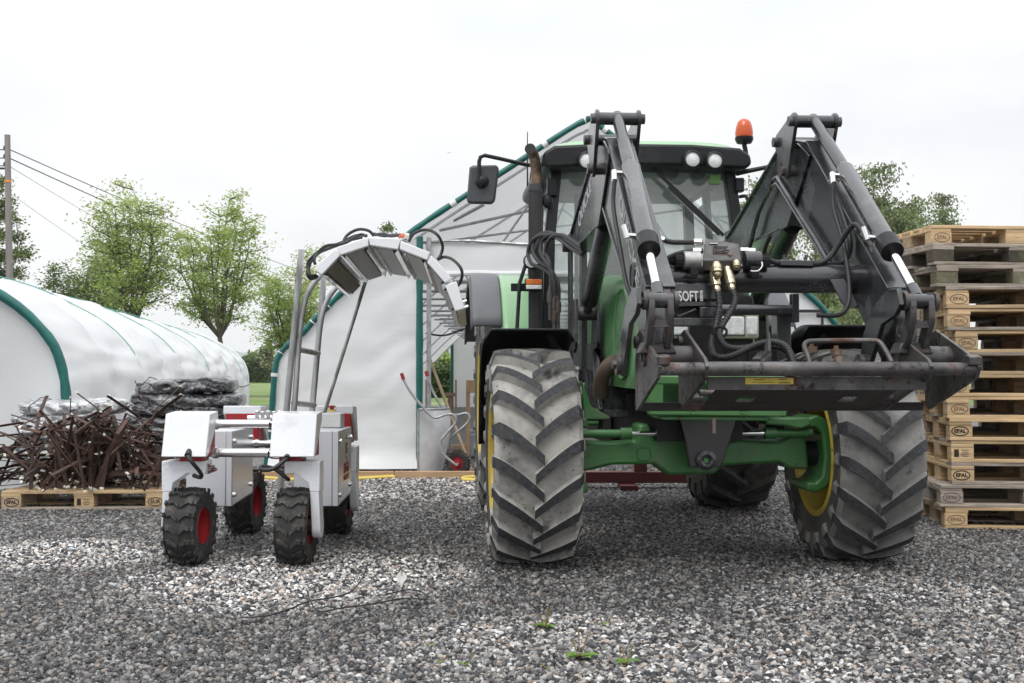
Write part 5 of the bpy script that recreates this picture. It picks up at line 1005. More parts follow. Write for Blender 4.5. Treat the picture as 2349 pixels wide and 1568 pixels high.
# inside: ceiling, seat, wheel, column, rear shelf
q = MB(); q.box((0, YC + .7, 2.37), (1.1, 1.3, .03)); part('headliner', q, mat('grey_headliner', (.42, .44, .43), .8))
M_SEAT = mat('seat_fabric', (.05, .05, .05), .9)
q = MB(); q.box((0.02, YC + .85, 1.45), (.5, .5, .16)); seat = part('seat', q, M_SEAT, bevel=.04); q = MB(); q.box((0.02, YC + 1.12, 1.78), (.46, .14, .6)); q.build('seat_back', M_SEAT, seat, bevel=.05)
c = V((0.02, YC + .38, 1.68)); q = MB(); q.tube([c + V((.2 * math.cos(t * math.pi / 12), .13 * math.sin(t * math.pi / 12), .15 * math.sin(t * math.pi / 12))) for t in range(25)], .015, 8); sw = part('steering_wheel', q, M_PLAST)
q = MB()
for t in (0, 2.1, 4.2): q.tube([c, c + V((.2 * math.cos(t), .13 * math.sin(t), .15 * math.sin(t)))], .012, 6)
q.tube([c, c + V((0, -.12, -.35)), c + V((0, -.14, -.6))], [.03, .05, .06], 10); q.build('steering_column', M_PLAST, sw)
q = MB(); q.box((0, YC + .1, 1.22), (.5, .16, .3)); part('dashboard', q, M_PLAST, bevel=.03)
q = MB(); q.box((0, YC + .7, 1.12), (1.3, 1.4, .1)); part('cab_floor', q, M_PLAST)
for a in (1538, 1600):
    p = tq(a, 395, y=YC + .02); q = MB(); q.lathe([(0, 0), (.055, .0), (.055, .03), (0, .03)], p + V((0, 0, .0)), (0, 1, 0), 20); part('inner_lamp', q, M_PLAST)
q = MB(); p = tq(1640, 412, y=YC - .025); q.box(p, (.075, .003, .06)); part('sticker', q, mat('green_sticker', (.25, .5, .15), .5))
p = tq(1338, 900 - 290, y=YC + .5); q = MB(); q.box((-.34, YC + .9, 1.9), (.03, .03, .9)); q.box((-.2, YC + 1.3, 1.75), (.7, .04, .04)); part('inner_frame', q, M_PLAST)
# exhaust
YX = 1.40; ec = tq(1229, 600, y=YX); ex0 = ec.x; rg = 16 / F * (6.58 + YX)
z0_ = tq(1229, 756, y=YX).z; z1_ = tq(1229, 424, y=YX).z
q = MB(); q.cyl((ex0, YX, z0_), (ex0, YX, z1_ - .01), rg * .72, n=18); exo = part('exhaust_stack', q, mat('dusty_stack', (.10, .085, .075), .7, var=.3))
q = MB(); q.lathe([(rg, z1_ - .045), (rg, z1_), (rg * .8, z1_ + .004)], (ex0, YX, 0), (0, 0, 1), 20)
for k in range(18): t = 2 * math.pi * k / 18; p = V((ex0 + rg * math.cos(t), YX + rg * math.sin(t), 0)); q.beam(p + V((0, 0, z0_)), p + V((0, 0, z1_ - .03)), .005, .005)
nr = 46
for k in range(nr): z_ = z0_ + (z1_ - z0_ - .04) * k / (nr - 1); q.lathe([(rg - .002, z_ - .0025), (rg + .002, z_ - .0025), (rg + .002, z_ + .0025), (rg - .002, z_ + .0025)], (ex0, YX, 0), (0, 0, 1), 18, closed=True)
q.build('heat_guard', mat('guard_mesh', (.045, .047, .052), .4, var=.2), exo)
q = MB(); pp = spline([V((ex0, YX, z1_ - .05)), tq(1231, 410, y=YX), tq(1229, 385, y=YX), tq(1226, 365, y=YX - .02), tq(1221, 350, y=YX - .06), tq(1216, 342, y=YX - .15)], 5); rp_ = [rg * (.74 + .04 * i / len(pp)) for i in range(len(pp))]; q.tube(pp, rp_, 16, False); q.build('outlet_elbow', M_RUSTP, exo); q = MB(); q.tube([pp[-4] + V((0, 0, 0)), pp[-1] + (pp[-1] - pp[-2]) * .05], [rp_[-1] * .9, rp_[-1] * .96], 16); q.build('black_bore', M_DARKI, exo)  # solid black plug fills the elbow's mouth
# antenna
a = tq(1210, 303, y=1.75); b = tq(1210, 428, y=1.75); q = MB(); q.tube([b, a], [.006, .003], 6); part('antenna', q, M_PLAST)
# mirrors
def mirror(pix_plate, arm_pts, ball, y, nm):
    q = MB(); P_ = poly(pix_plate, y=y); q.prism(P_, (0, .05, 0)); o = part('mirror', q, mat('mirror_shell', (.055, .057, .065), .32, var=.2, vs=9, dirt=[((.015, .015, .015), .1, 30, .7, .03)]), bevel=.016)
    q = MB(); q.tube([tq(*p, y=y - .04) if len(p) < 3 else tq(p[0], p[1], y=p[2]) for p in arm_pts], .0135, 8); q.build('mirror_arm', M_PLAST, o)
    if ball: c = tq(*ball, y=y); q = MB(); q.ell(c + V((0, -.02, 0)), (.045, .04, .045), 16, 10); q.build('ball_joint', M_PLAST, o)
mirror([(1082, 379), (1141, 378), (1145, 388), (1136, 462), (1128, 468), (1075, 467), (1071, 458), (1077, 385)], [(1246, 384, 1.5), (1205, 378, 1.47), (1140, 363), (1112, 357), (1102, 361), (1099, 372), (1100, 418)], (1106, 418), 1.42, 0)
q = MB(); q.tube([tq(1688, 398, y=1.45), tq(1720, 392, y=1.43), tq(1790, 378, y=1.42), tq(1850, 370, y=1.42)], [.02, .016, .014, .014], 8); part('mirror_arm', q, M_PLAST)
q = MB(); q.prism(poly([(1830, 372), (1885, 372), (1880, 460), (1836, 460)], y=1.40), (0, .05, 0)); part('mirror', q, M_PLAST, bevel=.015)
for (a, b, c_, d_) in ((1256, 408, 1279, 450), (1688, 408, 1708, 440)): q = MB(); q.prism(poly([(a, b), (c_, b), (c_, d_), (a, d_)], y=1.40), (0, .07, 0)); part('hinge', q, M_PLAST, bevel=.008)
c = tq(1256, 462, y=1.38); q = MB(); q.ell(c, (.035, .035, .05), 14, 8); part('side_lamp', q, M_PLAST)
q = MB(); q.tube(spline([tq(1697, 452, y=1.35), tq(1712, 452, y=1.3), tq(1718, 475, y=1.3), tq(1716, 500, y=1.3)], 5), .012, 8); part('grab_rail', q, M_PLAST)
# beacon
YBn = 1.55; c = tq(1707, 322, y=YBn); q = MB(); q.lathe([(0, -.03), (.05, -.022), (.062, 0), (.062, .02), (.055, .022)], c, (0, 0, 1), 24); bc = part('beacon', q, M_PLAST)
q = MB(); q.lathe([(.058, .022), (.061, .045), (.056, .085), (.046, .12), (.032, .138), (.014, .146), (0, .147)], c, (0, 0, 1), 24); q.build('lens', M_BEACON, bc)
q = MB(); q.tube([c + V((0, 0, -.03)), tq(1710, 345, y=YBn), tq(1714, 378, y=YBn)], .017, 10); q.tube([tq(1714, 378, y=YBn), tq(1700, 390, y=YBn), tq(1690, 398, y=YBn)], .012, 8); q.build('stalk', M_PLAST, bc)
# indicator lamp by the exhaust
q = MB(); P_ = poly([(1205, 639), (1245, 639), (1245, 666), (1205, 666)], y=1.28); q.prism(P_, (0, .06, 0)); il = part('marker_lamp', q, M_PLAST, bevel=.006)
q = MB(); q.prism(poly([(1207, 641), (1243, 641), (1243, 653), (1207, 653)], y=1.272), (0, .02, 0)); q.build('amber_lens', M_AMBER, il, bevel=.004); q = MB(); q.prism(poly([(1207, 654), (1243, 654), (1243, 664), (1207, 664)], y=1.272), (0, .02, 0)); q.build('clear_lens', M_LENS, il, bevel=.004)
c = tq(1219, 600, y=1.30); q = MB(); q.lathe([(.0, -.03), (.045, -.03), (.055, .0), (.05, .04), (0, .05)], c, (0, 1, 0), 20); part('round_lamp', q, M_PLAST); q = MB(); q.lathe([(.044, -.031), (0, -.036)], c, (0, 1, 0), 20); part('round_lens', q, M_LENS)
q = MB(); q.tube([tq(1240, 545, y=1.33), tq(1222, 585, y=1.32), tq(1205, 610, y=1.3), tq(1192, 650, y=1.3), tq(1186, 755, y=1.3)], .013, 8); part('hand_rail', q, M_PLAST)
q = MB(); q.box((tq(1200, 660, y=1.35).x, 1.35, tq(1200, 660, y=1.35).z), (.16, .04, .05)); part('lamp_bracket', q, M_PLAST)
# fenders
def fender(x0, x1, y, R, zc, a0, a1, m, nm, lip=.05, n=18, th=.012):
    q = MB(); s = 1 if (x0 + x1) > 0 else -1
    def f(u, v):
        t = a0 + (a1 - a0) * v; k = u * 1.0; x = x0 + (x1 - x0) * u; e = abs(u * 2 - 1); r = R - lip * max(0, e - .86) / .14; return V((x, y - r * math.cos(t), zc + r * math.sin(t)))
    q.grid(f, 14, n); o = part(nm, q, m, smooth=60); sm = o.modifiers.new('thick', 'SOLIDIFY'); sm.thickness = th; sm.offset = 1; return o
D = math.radians
fender(-1.135, -.66, 0, .675, .578, D(84), D(178), M_PLAST, 'front_fender', .06)
fender(.60, 1.13, 0, .70, .578, D(84), D(178), M_PLAST, 'front_fender', .06)
for s in (-1, 1):
    fender(s * 1.14, s * .93, 2.55, .95, .80, D(35), D(150), M_GREYP, 'rear_fender_extension', .05)
    fender(s * .93, s * .68, 2.55, .955, .80, D(28), D(150), M_JDL, 'rear_fender', .02)
    q = MB(); pts = [(2.55 - .94 * math.cos(D(t)), .80 + .94 * math.sin(D(t))) for t in range(30, 155, 8)]; q.prism([(s * .69, a, b) for a, b in pts] + [(s * .69, 3.2, 1.0), (s * .69, 1.8, 1.0)], (-s * .02, 0, 0)); part('fender_side', q, M_JDL)
for s in (-1, 1):
    q = MB(); q.tube([(s * .66, .12, .80), (s * .70, .12, 1.1), (s * .78, .1, 1.24)], .022, 8); part('fender_stay', q, M_PLAST)
# steps and green side bracket left of the hood
q = MB(); q.prism(poly([(1331, 875), (1338, 877), (1357, 934), (1400, 956), (1400, 964), (1340, 964)], y=.25), (0, .16, 0)); part('frame_bracket', q, M_JD, bevel=.012)
q = MB(); q.prism(poly([(1330, 966), (1376, 966), (1372, 977), (1334, 977)], y=.25), (0, .2, 0)); part('frame_foot', q, M_JDD, bevel=.01)
q = MB(); q.tube(spline([tq(1378, 910, y=.4), tq(1380, 870, y=.35), tq(1395, 842, y=.3), tq(1412, 830, y=.3)], 5), .045, 12); part('intake_hose', q, mat('brown_rubber', (.11, .075, .055), .7))
q = MB(); q.box((-.30, .9, 1.15), (.12, 1.0, .5)); q.box((.30, .9, 1.15), (.12, 1.0, .5)); part('side_casing', q, M_PLAST)
q = MB(); q.box((0, 1.3, .62), (.3, 2.4, .22)); part('chassis', q, M_PLAST)
q = MB(); q.cyl((-.7, 2.55, .8), (.7, 2.55, .8), .11, n=14); part('rear_axle', q, M_JDD)
# ================================================================== FRONT LOADER
loader = empty('front_loader', T0, TH, label='black front loader with knee arms, rams and quick-hitch carriage on the tractor', category='front loader')
def lp(nm, mb, m, parent=None, bevel=0, **k): return mb.build(nm, m, parent or loader, bevel=bevel, **k)
def hullplate(circ, n=10):               # outline round a chain of circles (y, z, r), convex
    pts = [(y + r * math.cos(t * 2 * math.pi / n), z + r * math.sin(t * 2 * math.pi / n)) for y, z, r in circ for t in range(n)]
    pts = sorted(set((round(a, 5), round(b, 5)) for a, b in pts))
    def half(ps):
        h = []
        for p in ps:
            while len(h) > 1 and (h[-1][0] - h[-2][0]) * (p[1] - h[-2][1]) - (h[-1][1] - h[-2][1]) * (p[0] - h[-2][0]) <= 0: h.pop()
            h.append(p)
        return h
    a = half(pts); b = half(pts[::-1]); return a[:-1] + b[:-1]
M_FADED = mat('faded_lettering', (.42, .43, .45), .6, var=.25, vs=30)
ARM = [(1.03, 1.79), (1.0, 1.875), (-.218, 2.25), (-.42, 2.235), (-.645, 2.175), (-1.702, 1.365), (-1.76, 1.22), (-1.73, 1.07), (-1.62, 1.05), (-1.311, 1.312), (-.989, 1.538), (-.40, 1.884), (-.30, 1.80), (-.14, 1.80), (.85, 1.77)]
A_ = (-.60, 2.29); C_ = (-1.92, 1.305); PB = (-1.82, 1.105)
for s in (-1, 1):
    X = lambda v: s * v
    q = MB(); q.prism([(X(.455), a, b) for a, b in ARM], (s * .09, 0, 0)); arm = lp('loader_arm', q, M_BLK, bevel=.006)
    q = MB()                            # flange strips round the box section
    for (a, b), wd in (((ARM[1], ARM[2]), .118), ((ARM[4], ARM[5]), .125), ((ARM[9], ARM[11]), .112), ((ARM[13], ARM[14]), .112)):
        q.beam((X(.5), a[0], a[1] + .004), (X(.5), b[0], b[1] + .004), wd, .016, up=(0, -(b[1] - a[1]), b[0] - a[0]))
    q.build('flange', M_BLK, arm, bevel=.003)
    q = MB(); q.prism([(X(.452), a, b) for a, b in ((-.50, 2.20), (-.2, 2.1), (-.17, 1.79), (-.32, 1.79), (-.56, 1.98), (-.70, 2.10))], (-s * .012, 0, 0)); q.prism([(X(.548), a, b) for a, b in ((-.50, 2.20), (-.2, 2.1), (-.17, 1.79), (-.32, 1.79), (-.56, 1.98), (-.70, 2.10))], (s * .012, 0, 0)); q.build('knee_plate', M_BLK, arm, bevel=.003)
    for xo in (.405, .595):
        q = MB(); q.prism([(X(xo), a, b) for a, b in hullplate([(A_[0], A_[1], .045), (-.33, 2.235, .045), (-.47, 2.06, .042)])], (s * .018 if xo > .5 else -s * .018, 0, 0)); pl_ = q.build('rocker_plate', M_BLK, arm, bevel=.003)
        for (a, b) in (A_, (-.33, 2.235), (-.47, 2.06)): q = MB(); e = s * (.05 if xo > .5 else -.05) * .8; q.cyl((X(xo), a, b), (X(xo) + e, a, b), .026, n=12); q.build('pin_bolt', M_BLKW, pl_)
    for (a, b), r_ in ((A_, .032), ((-.33, 2.235), .03), ((-.47, 2.06), .03)): q = MB(); q.cyl((X(.40), a, b), (X(.60), a, b), r_, n=16); q.build('pivot_pin', M_BLK, arm)
    # tilt ram
    XT = -.545 if s < 0 else .485; X2 = lambda d: XT + s * d
    P_ = lambda t: V((s * .5 + (XT - s * .5) * t, A_[0] + (C_[0] - A_[0]) * t, A_[1] + (C_[1] - A_[1]) * t + .02 * math.sin(math.pi * t)))
    q = MB(); q.cyl(P_(-.02), P_(.335), .030, n=20); ram = lp('tilt_ram', q, M_BLK); q = MB(); q.tube([P_(.325), P_(.345), P_(.75), P_(.765)], [.031, .041, .041, .046], 24); q.tube([P_(.765), P_(.785)], [.047, .044], 24); q.build('barrel', M_BLK, ram); q = MB(); q.cyl(P_(.70), P_(.965), .0185, n=18); q.build('rod', M_ROD, ram)
    q = MB(); q.cyl(P_(.735), P_(.787), .049, .048, n=24); q.build('gland', M_PLAST, ram); q = MB(); q.cyl(P_(.94), P_(.985), .024, n=14); q.build('rod_eye', M_BLK, ram)
    q = MB(); d = V((0, -.03, .05)); p = P_(.38) + V((-.045, 0, .0)); q.cyl(p, p + V((-.035, -.01, 0)), .012, n=8); q.cyl(p + V((-.035, -.01, .01)), p + V((-.037, -.03, -.045)), .013, n=8); q.build('elbow', M_NICK, ram)
    q = MB(); p = P_(.72) + V((-.045, 0, .0)); q.cyl(p, p + V((-.035, -.01, 0)), .012, n=8); q.cyl(p + V((-.035, -.01, -.01)), p + V((-.05, .0, .045)), .013, n=8); q.build('elbow', M_NICK, ram)
    h0 = P_(.38) + V((-.082, -.04, -.035)); q = MB(); q.tube(spline([h0, h0 + V((-.01, -.02, -.12)), h0 + V((.0, -.12, -.30)), h0 + V((-.02 * s, -.25, -.52)), h0 + V((-.08 * s, -.33, -.62)), h0 + V((-.2 * s, -.36, -.63))], 6), .010, 8); q.build('hose', M_HOSEB, ram)
    # lift ram
    a = V((X(.5), -.20, 1.81)); b = V((X(.5), .60, 1.375)); q = MB(); q.tube([a, a.lerp(b, .84), a.lerp(b, .86)], [.052, .052, .044], 22); lr = lp('lift_ram', q, M_BLK); q = MB(); q.cyl(a.lerp(b, .8), b, .026, n=16); q.build('rod', M_BLKW, lr)
    q = MB(); q.cyl(b + V((-.07, 0, 0)), b + V((.07, 0, 0)), .04, n=16); q.build('eye', M_BLKW, lr)
    # front tip: bell crank, links, carriage barrel
    q = MB(); q.prism([(XT - .075, y_, z_) for y_, z_ in ((-1.93, 1.355), (-1.84, 1.36), (-1.68, 1.30), (-1.56, 1.19), (-1.50, 1.05), (-1.58, 1.01), (-1.66, 1.10), (-1.76, 1.22), (-1.90, 1.25), (-1.955, 1.29))], (-.02, 0, 0)); tp_ = lp('tip_lever', q, M_BLK, bevel=.003)
    q = MB(); q.cyl((X2(-.05), C_[0], C_[1]), (X2(.05), C_[0], C_[1]), .030, n=18); q.build('link_pin', M_BLK, tp_)
    for e0, e1 in ((.052, .068), (-.052, -.068)): q = MB(); q.cyl((X2(e0), C_[0], C_[1]), (X2(e1), C_[0], C_[1]), .037, n=18); q.cyl((X2(e1), C_[0], C_[1]), (X2(e1 * 1.13), C_[0], C_[1]), .014, n=6); q.build('washer', M_BLKW, tp_)
    q = MB(); q.cyl((XT - .096, -1.55, 1.06), (XT - .115, -1.55, 1.06), .045, n=18); q.cyl((XT - .115, -1.55, 1.06), (XT - .13, -1.55, 1.06), .02, n=6); q.build('washer', M_BLKW, tp_)
    for e0 in (-.050, .024):
        q = MB(); q.prism([(X2(e0), a, b) for a, b in ((C_[0] - .034, 1.30), (C_[0] - .012, 1.337), (C_[0] + .02, 1.335), (C_[0] + .034, 1.30), (C_[0] + .026, 1.24), (PB[0] + .005, 1.12), (PB[0] - .06, 1.12), (C_[0] - .03, 1.22))], (s * .026, 0, 0)); lk = lp('link', q, M_BLKW, bevel=.004)
    q = MB(); q.beam((X2(-.03), C_[0] - .005, 1.215), (X2(.03), C_[0] - .005, 1.215), .03, .028); q.build('link_web', M_BLKW, lk); q = MB(); q.prism([(X2(a), PB[0] - .055, b) for a, b in ((-.055, 1.145), (.055, 1.145), (.075, 1.10), (-.075, 1.10))], (0, .09, 0)); q.build('link_foot', M_BLKW, lk, bevel=.006)
# cross tube and its bits
YT = -1.28; zt_ = 1.442
q = MB(); q.cyl((-.455, YT, zt_), (.455, YT, zt_), .064, n=32); ct = lp('cross_tube', q, M_BLK)
q = MB(); p = [tq(a, b, y=YT - .075) for a, b in ((1905, 642), (1937, 640), (1968, 700), (1962, 706), (1950, 709), (1938, 704))]; q.prism(p, (0, .014, 0)); q.build('tab', mat('tab_grey', (.12, .12, .135), .35, var=.1), ct, bevel=.002)
q = MB(); p = [tq(a, b, y=YT - .05) for a, b in ((1789, 596), (1868, 598), (1867, 612), (1789, 610))]; q.prism(p, (0, .06, 0)); cl_ = q.build('hose_clamp', M_BLK, ct, bevel=.004)
for a in (1798, 1849): p = tq(a, 596, y=YT - .02); q = MB(); q.cyl(p, p + V((0, 0, .02)), .007, n=6); q.build('bolt', M_BLKW, cl_)
c = tq(1665, 690, y=YT + .1); q = MB(); q.cyl((-.1, -.75, 1.33), (.335, -.75, 1.33), .026, n=16); q.box((.345, -.75, 1.34), (.035, .05, .14)); q.box((.30, -.68, 1.18), (.07, .1, .3)); lp('locking_bar', q, M_BLK, bevel=.003)
# SOFT DRIVE cover: built round its hand slot
YS = -1.37
def cov(pix, th=.06, m=M_BLK, y=YS): q = MB(); q.prism([tq(a, b, y=y) for a, b in pix], (0, th, 0)); return q
cv = lp('accumulator_cover', cov([(1496, 646), (1652, 650), (1657, 690), (1498, 690)], .10), M_BLK, bevel=.008)
for pix in ([(1498, 690), (1657, 690), (1658, 704), (1498, 705)], [(1604, 704), (1658, 704), (1659, 729), (1604, 729)], [(1498, 729), (1659, 729), (1658, 742), (1648, 750), (1540, 749), (1498, 745)], [(1498, 705), (1530, 705), (1530, 729), (1498, 729)]): cov(pix, .05, y=YS + .012).build('lower_shell', M_BLK, cv, bevel=.005)
q = cov([(1525, 702), (1610, 702), (1610, 732), (1525, 732)], .01, y=YS + .055); q.build('slot_back', M_DARKI, cv)
q = MB(); a = tq(1556, 727, y=YS + .03); b = tq(1594, 711, y=YS + .02); q.tube([a, b], .005, 6); q.ell(b, (.008, .008, .008), 8, 6); q.ell(a, (.012, .012, .012), 8, 6); q.build('tap_lever', M_BLKW, cv)
w_ = (tq(1604, 681, y=YS).x - tq(1558, 681, y=YS).x); c = tq(1579, 681, y=YS - .004)
t = text_mb('SOFT', .062, .0006, .001); sxl = w_ / (max(v[0] for v in t.v) - min(v[0] for v in t.v)); t.v = [(x * sxl + y_ * -.06, y_ * 1.0, z_) for x, y_, z_ in t.v]; xform(t, Matrix.Translation(c) @ TXR); t.build('lettering', M_WHITEP, cv, smooth=0)
t = xform(text_mb('DRIVE', .017, .0006, .0006), Matrix.Translation(tq(1609.5, 679, y=YS - .004)) @ TXR @ Matrix.Rotation(math.pi / 2, 4, 'Z')); t.build('lettering', M_WHITEP, cv, smooth=0)
p = tq(1517, 650, y=YS - .01); q = MB(); q.cyl(p, p + V((0, -.02, .0)), .012, n=6); q.build('bolt', M_NICK, cv)
# QUICKE lettering on the outer faces of the arms
for s in (-1, 1):
    for (ya, za), (yb, zb_), rev in (((.62, 1.92), (.05, 2.06), 0), ((-.95, 1.84), (-1.45, 1.40), 1)):
        a = V((s * .5465, ya, za)); b = V((s * .5465, yb, zb_)); d = (a - b) if s > 0 else (b - a)
        nrm = V((s, 0, 0)); d.normalize(); up_ = nrm.cross(d); t = text_mb('QUICKE', .115, .0006, .002); wd = max(v[0] for v in t.v) - min(v[0] for v in t.v); k = (a - b).length / wd
        t.v = [(x * k, y_, z_) for x, y_, z_ in t.v]; xform(t, basis((a + b) / 2, d, up_, nrm)); t.build('lettering', M_FADED, loader, smooth=0)
# holes with collar in front arm section
for s in (-1, 1):
    q = MB(); q.lathe([(.050, -.012), (.060, -.012), (.060, .006), (.050, .006)], (s * .546, -1.30, 1.45), (s, 0, 0), 24, closed=True); q.build('collar', M_BLK, loader); q = MB(); q.cyl((s * .545, -1.30, 1.45), (s * .5475, -1.30, 1.45), .051, n=24); q.build('bore', M_DARKI, loader)
# rigid pipes on inner faces
for off in (0, .03):
    for s in (-1, 1):
        pts = [V((s * .425, .30 + off, 1.80)), V((s * .425, .15 + off, 1.93)), V((s * .425, -.12 + off * .6, 2.07 - off)), V((s * .425, -.20, 2.075 - off * 1.2)), V((s * .425, -.28, 2.02 - off)), V((s * .425, -.85, 1.66 - off)), V((s * .425, -1.22, 1.40 - off))]
        q = MB(); q.tube(pts, .009, 8); lp('hydraulic_pipe', q, M_BLK)
q = MB(); q.tube(spline([V((.425, .30, 1.80)), V((.42, .36, 1.72)), V((.42, .33, 1.60)), V((.43, .2, 1.58)), V((.43, .05, 1.72)), V((.44, -.02, 1.78))], 6), .012, 8); lp('hose', q, M_HOSEB)
# valve block
YV = -1.40; vc = tq(1655, 585, y=YV)
q = MB(); blk = [tq(a, b, y=YV) for a, b in ((1614, 598), (1702, 600), (1703, 622), (1610, 620))]; top = [tq(a, b, y=YV + .10) for a, b in ((1620, 548), (1645, 545), (1660, 548), (1697, 562))]
b0 = [tq(1611, 597, y=YV), tq(1701, 597, y=YV), tq(1696, 560, y=YV + .12), tq(1618, 547, y=YV + .12)]; b1 = [tq(1612, 622, y=YV + .015), tq(1700, 622, y=YV + .015), tq(1696, 622, y=YV + .12), tq(1618, 622, y=YV + .12)]
q.hexa(b1 + b0); vb = lp('valve_block', q, M_BLKW, bevel=.004)
nrm = (b0[1] - b0[0]).cross(b0[3] - b0[0]).normalized(); nrm = nrm if nrm.z > 0 else -nrm; uvx = (b0[1] - b0[0]).normalized(); uvy = nrm.cross(uvx); cc = (b0[0] + b0[1] + b0[2] + b0[3]) / 4 + nrm * .003
q = MB(); gp = [(.030, .022), (-.032, .022), (-.045, -.022), (.022, -.022), (.030, -.004), (.004, -.004)]; q.tube([cc + uvx * a + uvy * b for a, b in gp], .0028, 5); gp2 = [(.022, .012), (-.024, .012), (-.033, -.012), (.008, -.012)]; q.tube([cc + uvx * a + uvy * b for a, b in gp2], .0018, 5); q.build('emblem', M_PLAST, vb)
p = cc + uvx * .028 - uvy * .034; q = MB(); q.lathe([(.004, 0), (.004, .003), (.008, .004), (.011, 0)], p, nrm, 12); q.build('plug', M_RUSTP, vb); q = MB(); q.box(cc + uvx * -.03 + uvy * .048, (.035, .012, .004)); q.build('name_plate', M_NICK, vb)
for sx, mm in ((-1, M_NICK), (1, M_BLK)):
    p = tq(1606 if sx < 0 else 1707, 598, y=YV + .05); q = MB(); q.cyl(p, p + V((sx * .075, 0, 0)), .040, n=24); so = q.build('solenoid', mat('scuffed_zinc', (.42, .42, .40), .45, .6, var=.3, vs=20) if sx < 0 else M_BLK, vb, bevel=.004)
    e = p + V((sx * .075, 0, 0)); q = MB(); q.cyl(e, e + V((sx * .036, 0, 0)), .028, n=20)
    for t in range(14): an = t * 2 * math.pi / 14; q.beam(e + V((0, .028 * math.cos(an), .028 * math.sin(an))), e + V((sx * .034, .028 * math.cos(an), .028 * math.sin(an))), .005, .005)
    q.build('knob', M_PLAST, so); q = MB(); q.box(p + V((sx * .035, -.03, -.05)), (.036, .036, .04)); q.box(p + V((sx * .045, -.03, -.072)), (.05, .03, .015)); q.build('plug', M_PLAST, so, bevel=.003)
q = MB(); p = tq(1722, 622, y=YV); q.tube(spline([p, p + V((.03, -.005, .0)), p + V((.05, 0, .02)), p + V((.052, .01, .04))], 5), .003, 6); q.build('wire', M_WHITEP, vb)
def coupler(a, b, nm='coupler', m=M_BRASS, k=1.0):
    a = V(a); b = V(b); pt = lambda t: a.lerp(b, t); q = MB(); q.tube([pt(0), pt(.18), pt(.18), pt(.45), pt(.45), pt(.5), pt(.5), pt(.72), pt(.72), pt(.9), pt(.9), pt(1)], [x * k for x in (.016, .016, .021, .021, .024, .024, .022, .022, .015, .017, .017, .012)], 14); return q.build(nm, m, vb, smooth=25)
coupler(tq(1636, 618, y=YV - .0), tq(1646, 672, y=YV - .05)); coupler(tq(1643, 605, y=YV - .02), tq(1646, 636, y=YV - .06), k=1.05); coupler(tq(1668, 615, y=YV), tq(1680, 668, y=YV - .05)); coupler(tq(1689, 600, y=YV - .01), tq(1690, 618, y=YV - .03), k=.8)
def hose(pts, r=.0125, ribs=False, nm='hose', m=M_HOSEB, par=None):
    P_ = spline([tq(a, b, y=c) for a, b, c in pts], 8); q = MB(); q.tube(P_, r, 9)
    if ribs:
        acc = 0
        for i in range(1, len(P_)):
            acc += (P_[i] - P_[i - 1]).length
            if acc > .012: acc = 0; d = (P_[i] - P_[i - 1]).normalized(); q.tube([P_[i] - d * .003, P_[i] + d * .003], r * 1.16, 9, True)
    return q.build(nm, m, par or loader)
hose([(1646, 670, -1.45), (1650, 700, -1.47), (1643, 745, -1.50), (1634, 772, -1.55), (1631, 795, -1.62), (1640, 817, -1.70), (1670, 820, -1.75), (1705, 806, -1.78), (1740, 790, -1.80), (1775, 785, -1.84), (1802, 795, -1.88), (1816, 818, -1.93), (1822, 838, -1.96)], .0125, True)
hose([(1680, 666, -1.45), (1686, 690, -1.47), (1674, 718, -1.50), (1658, 745, -1.53), (1650, 765, -1.57), (1655, 783, -1.62), (1670, 797, -1.68), (1700, 800, -1.72), (1740, 795, -1.76), (1785, 796, -1.80), (1808, 808, -1.85), (1816, 832, -1.9)], .0125, True)
q = MB(); c = tq(1651, 762, y=-1.56); q.tube([c + V((.03 * math.cos(t), 0.0, .022 * math.sin(t))) for t in [k * math.pi / 8 for k in range(17)]], .006, 6); lp('cable_tie', q, M_PLAST); c = tq(1761, 792, y=-1.84); q = MB(); q.box(c, (.012, .05, .045)); lp('cable_tie', q, M_GREYP)
hose([(1612, 556, -1.33), (1590, 556, -1.33), (1545, 556, -1.32), (1520, 551, -1.30), (1500, 548, -1.28)], .0115)
hose([(1612, 576, -1.34), (1585, 577, -1.34), (1550, 585, -1.33), (1520, 600, -1.31), (1497, 608, -1.28)], .0125)
hose([(1560, 594, -1.33), (1530, 600, -1.31), (1500, 606, -1.27)], .010); hose([(1555, 602, -1.31), (1525, 606, -1.29), (1500, 610, -1.26)], .008)
hose([(1500, 535, -1.25), (1480, 520, -1.2), (1470, 515, -1.15)], .011)
for a, b, c_ in ((1600, 556, -1.335), (1598, 577, -1.345), (1514, 551, -1.3), (1722, 577, -1.34), (1707, 576, -1.34)): p = tq(a, b, y=c_); q = MB(); q.cyl(p + V((-.018, 0, 0)), p + V((.018, 0, 0)), .0155, n=6); q.build('fitting', M_NICK, vb)
hose([(1700, 576, -1.34), (1725, 577, -1.33), (1750, 590, -1.32), (1772, 600, -1.31), (1795, 604, -1.31), (1865, 606, -1.31), (1885, 603, -1.3), (1905, 588, -1.29), (1925, 560, -1.30), (1945, 530, -1.33), (1960, 516, -1.36), (1972, 522, -1.40), (1985, 540, -1.44), (1990, 552, -1.45)], .0125)
hose([(1865, 608, -1.30), (1900, 608, -1.28), (1930, 603, -1.26), (1947, 585, -1.27), (1950, 555, -1.28), (1942, 520, -1.24), (1925, 470, -1.15), (1912, 430, -1.08)], .0115)
for a, b, c_ in ((1984, 540, -1.46), (1995, 553, -1.46), (1908, 420, -1.06), (1916, 414, -1.06)): p = tq(a, b, y=c_); q = MB(); q.cyl(p + V((-.012, 0, .012)), p + V((.012, 0, -.012)), .015, n=8); lp('fitting', q, M_NICK)
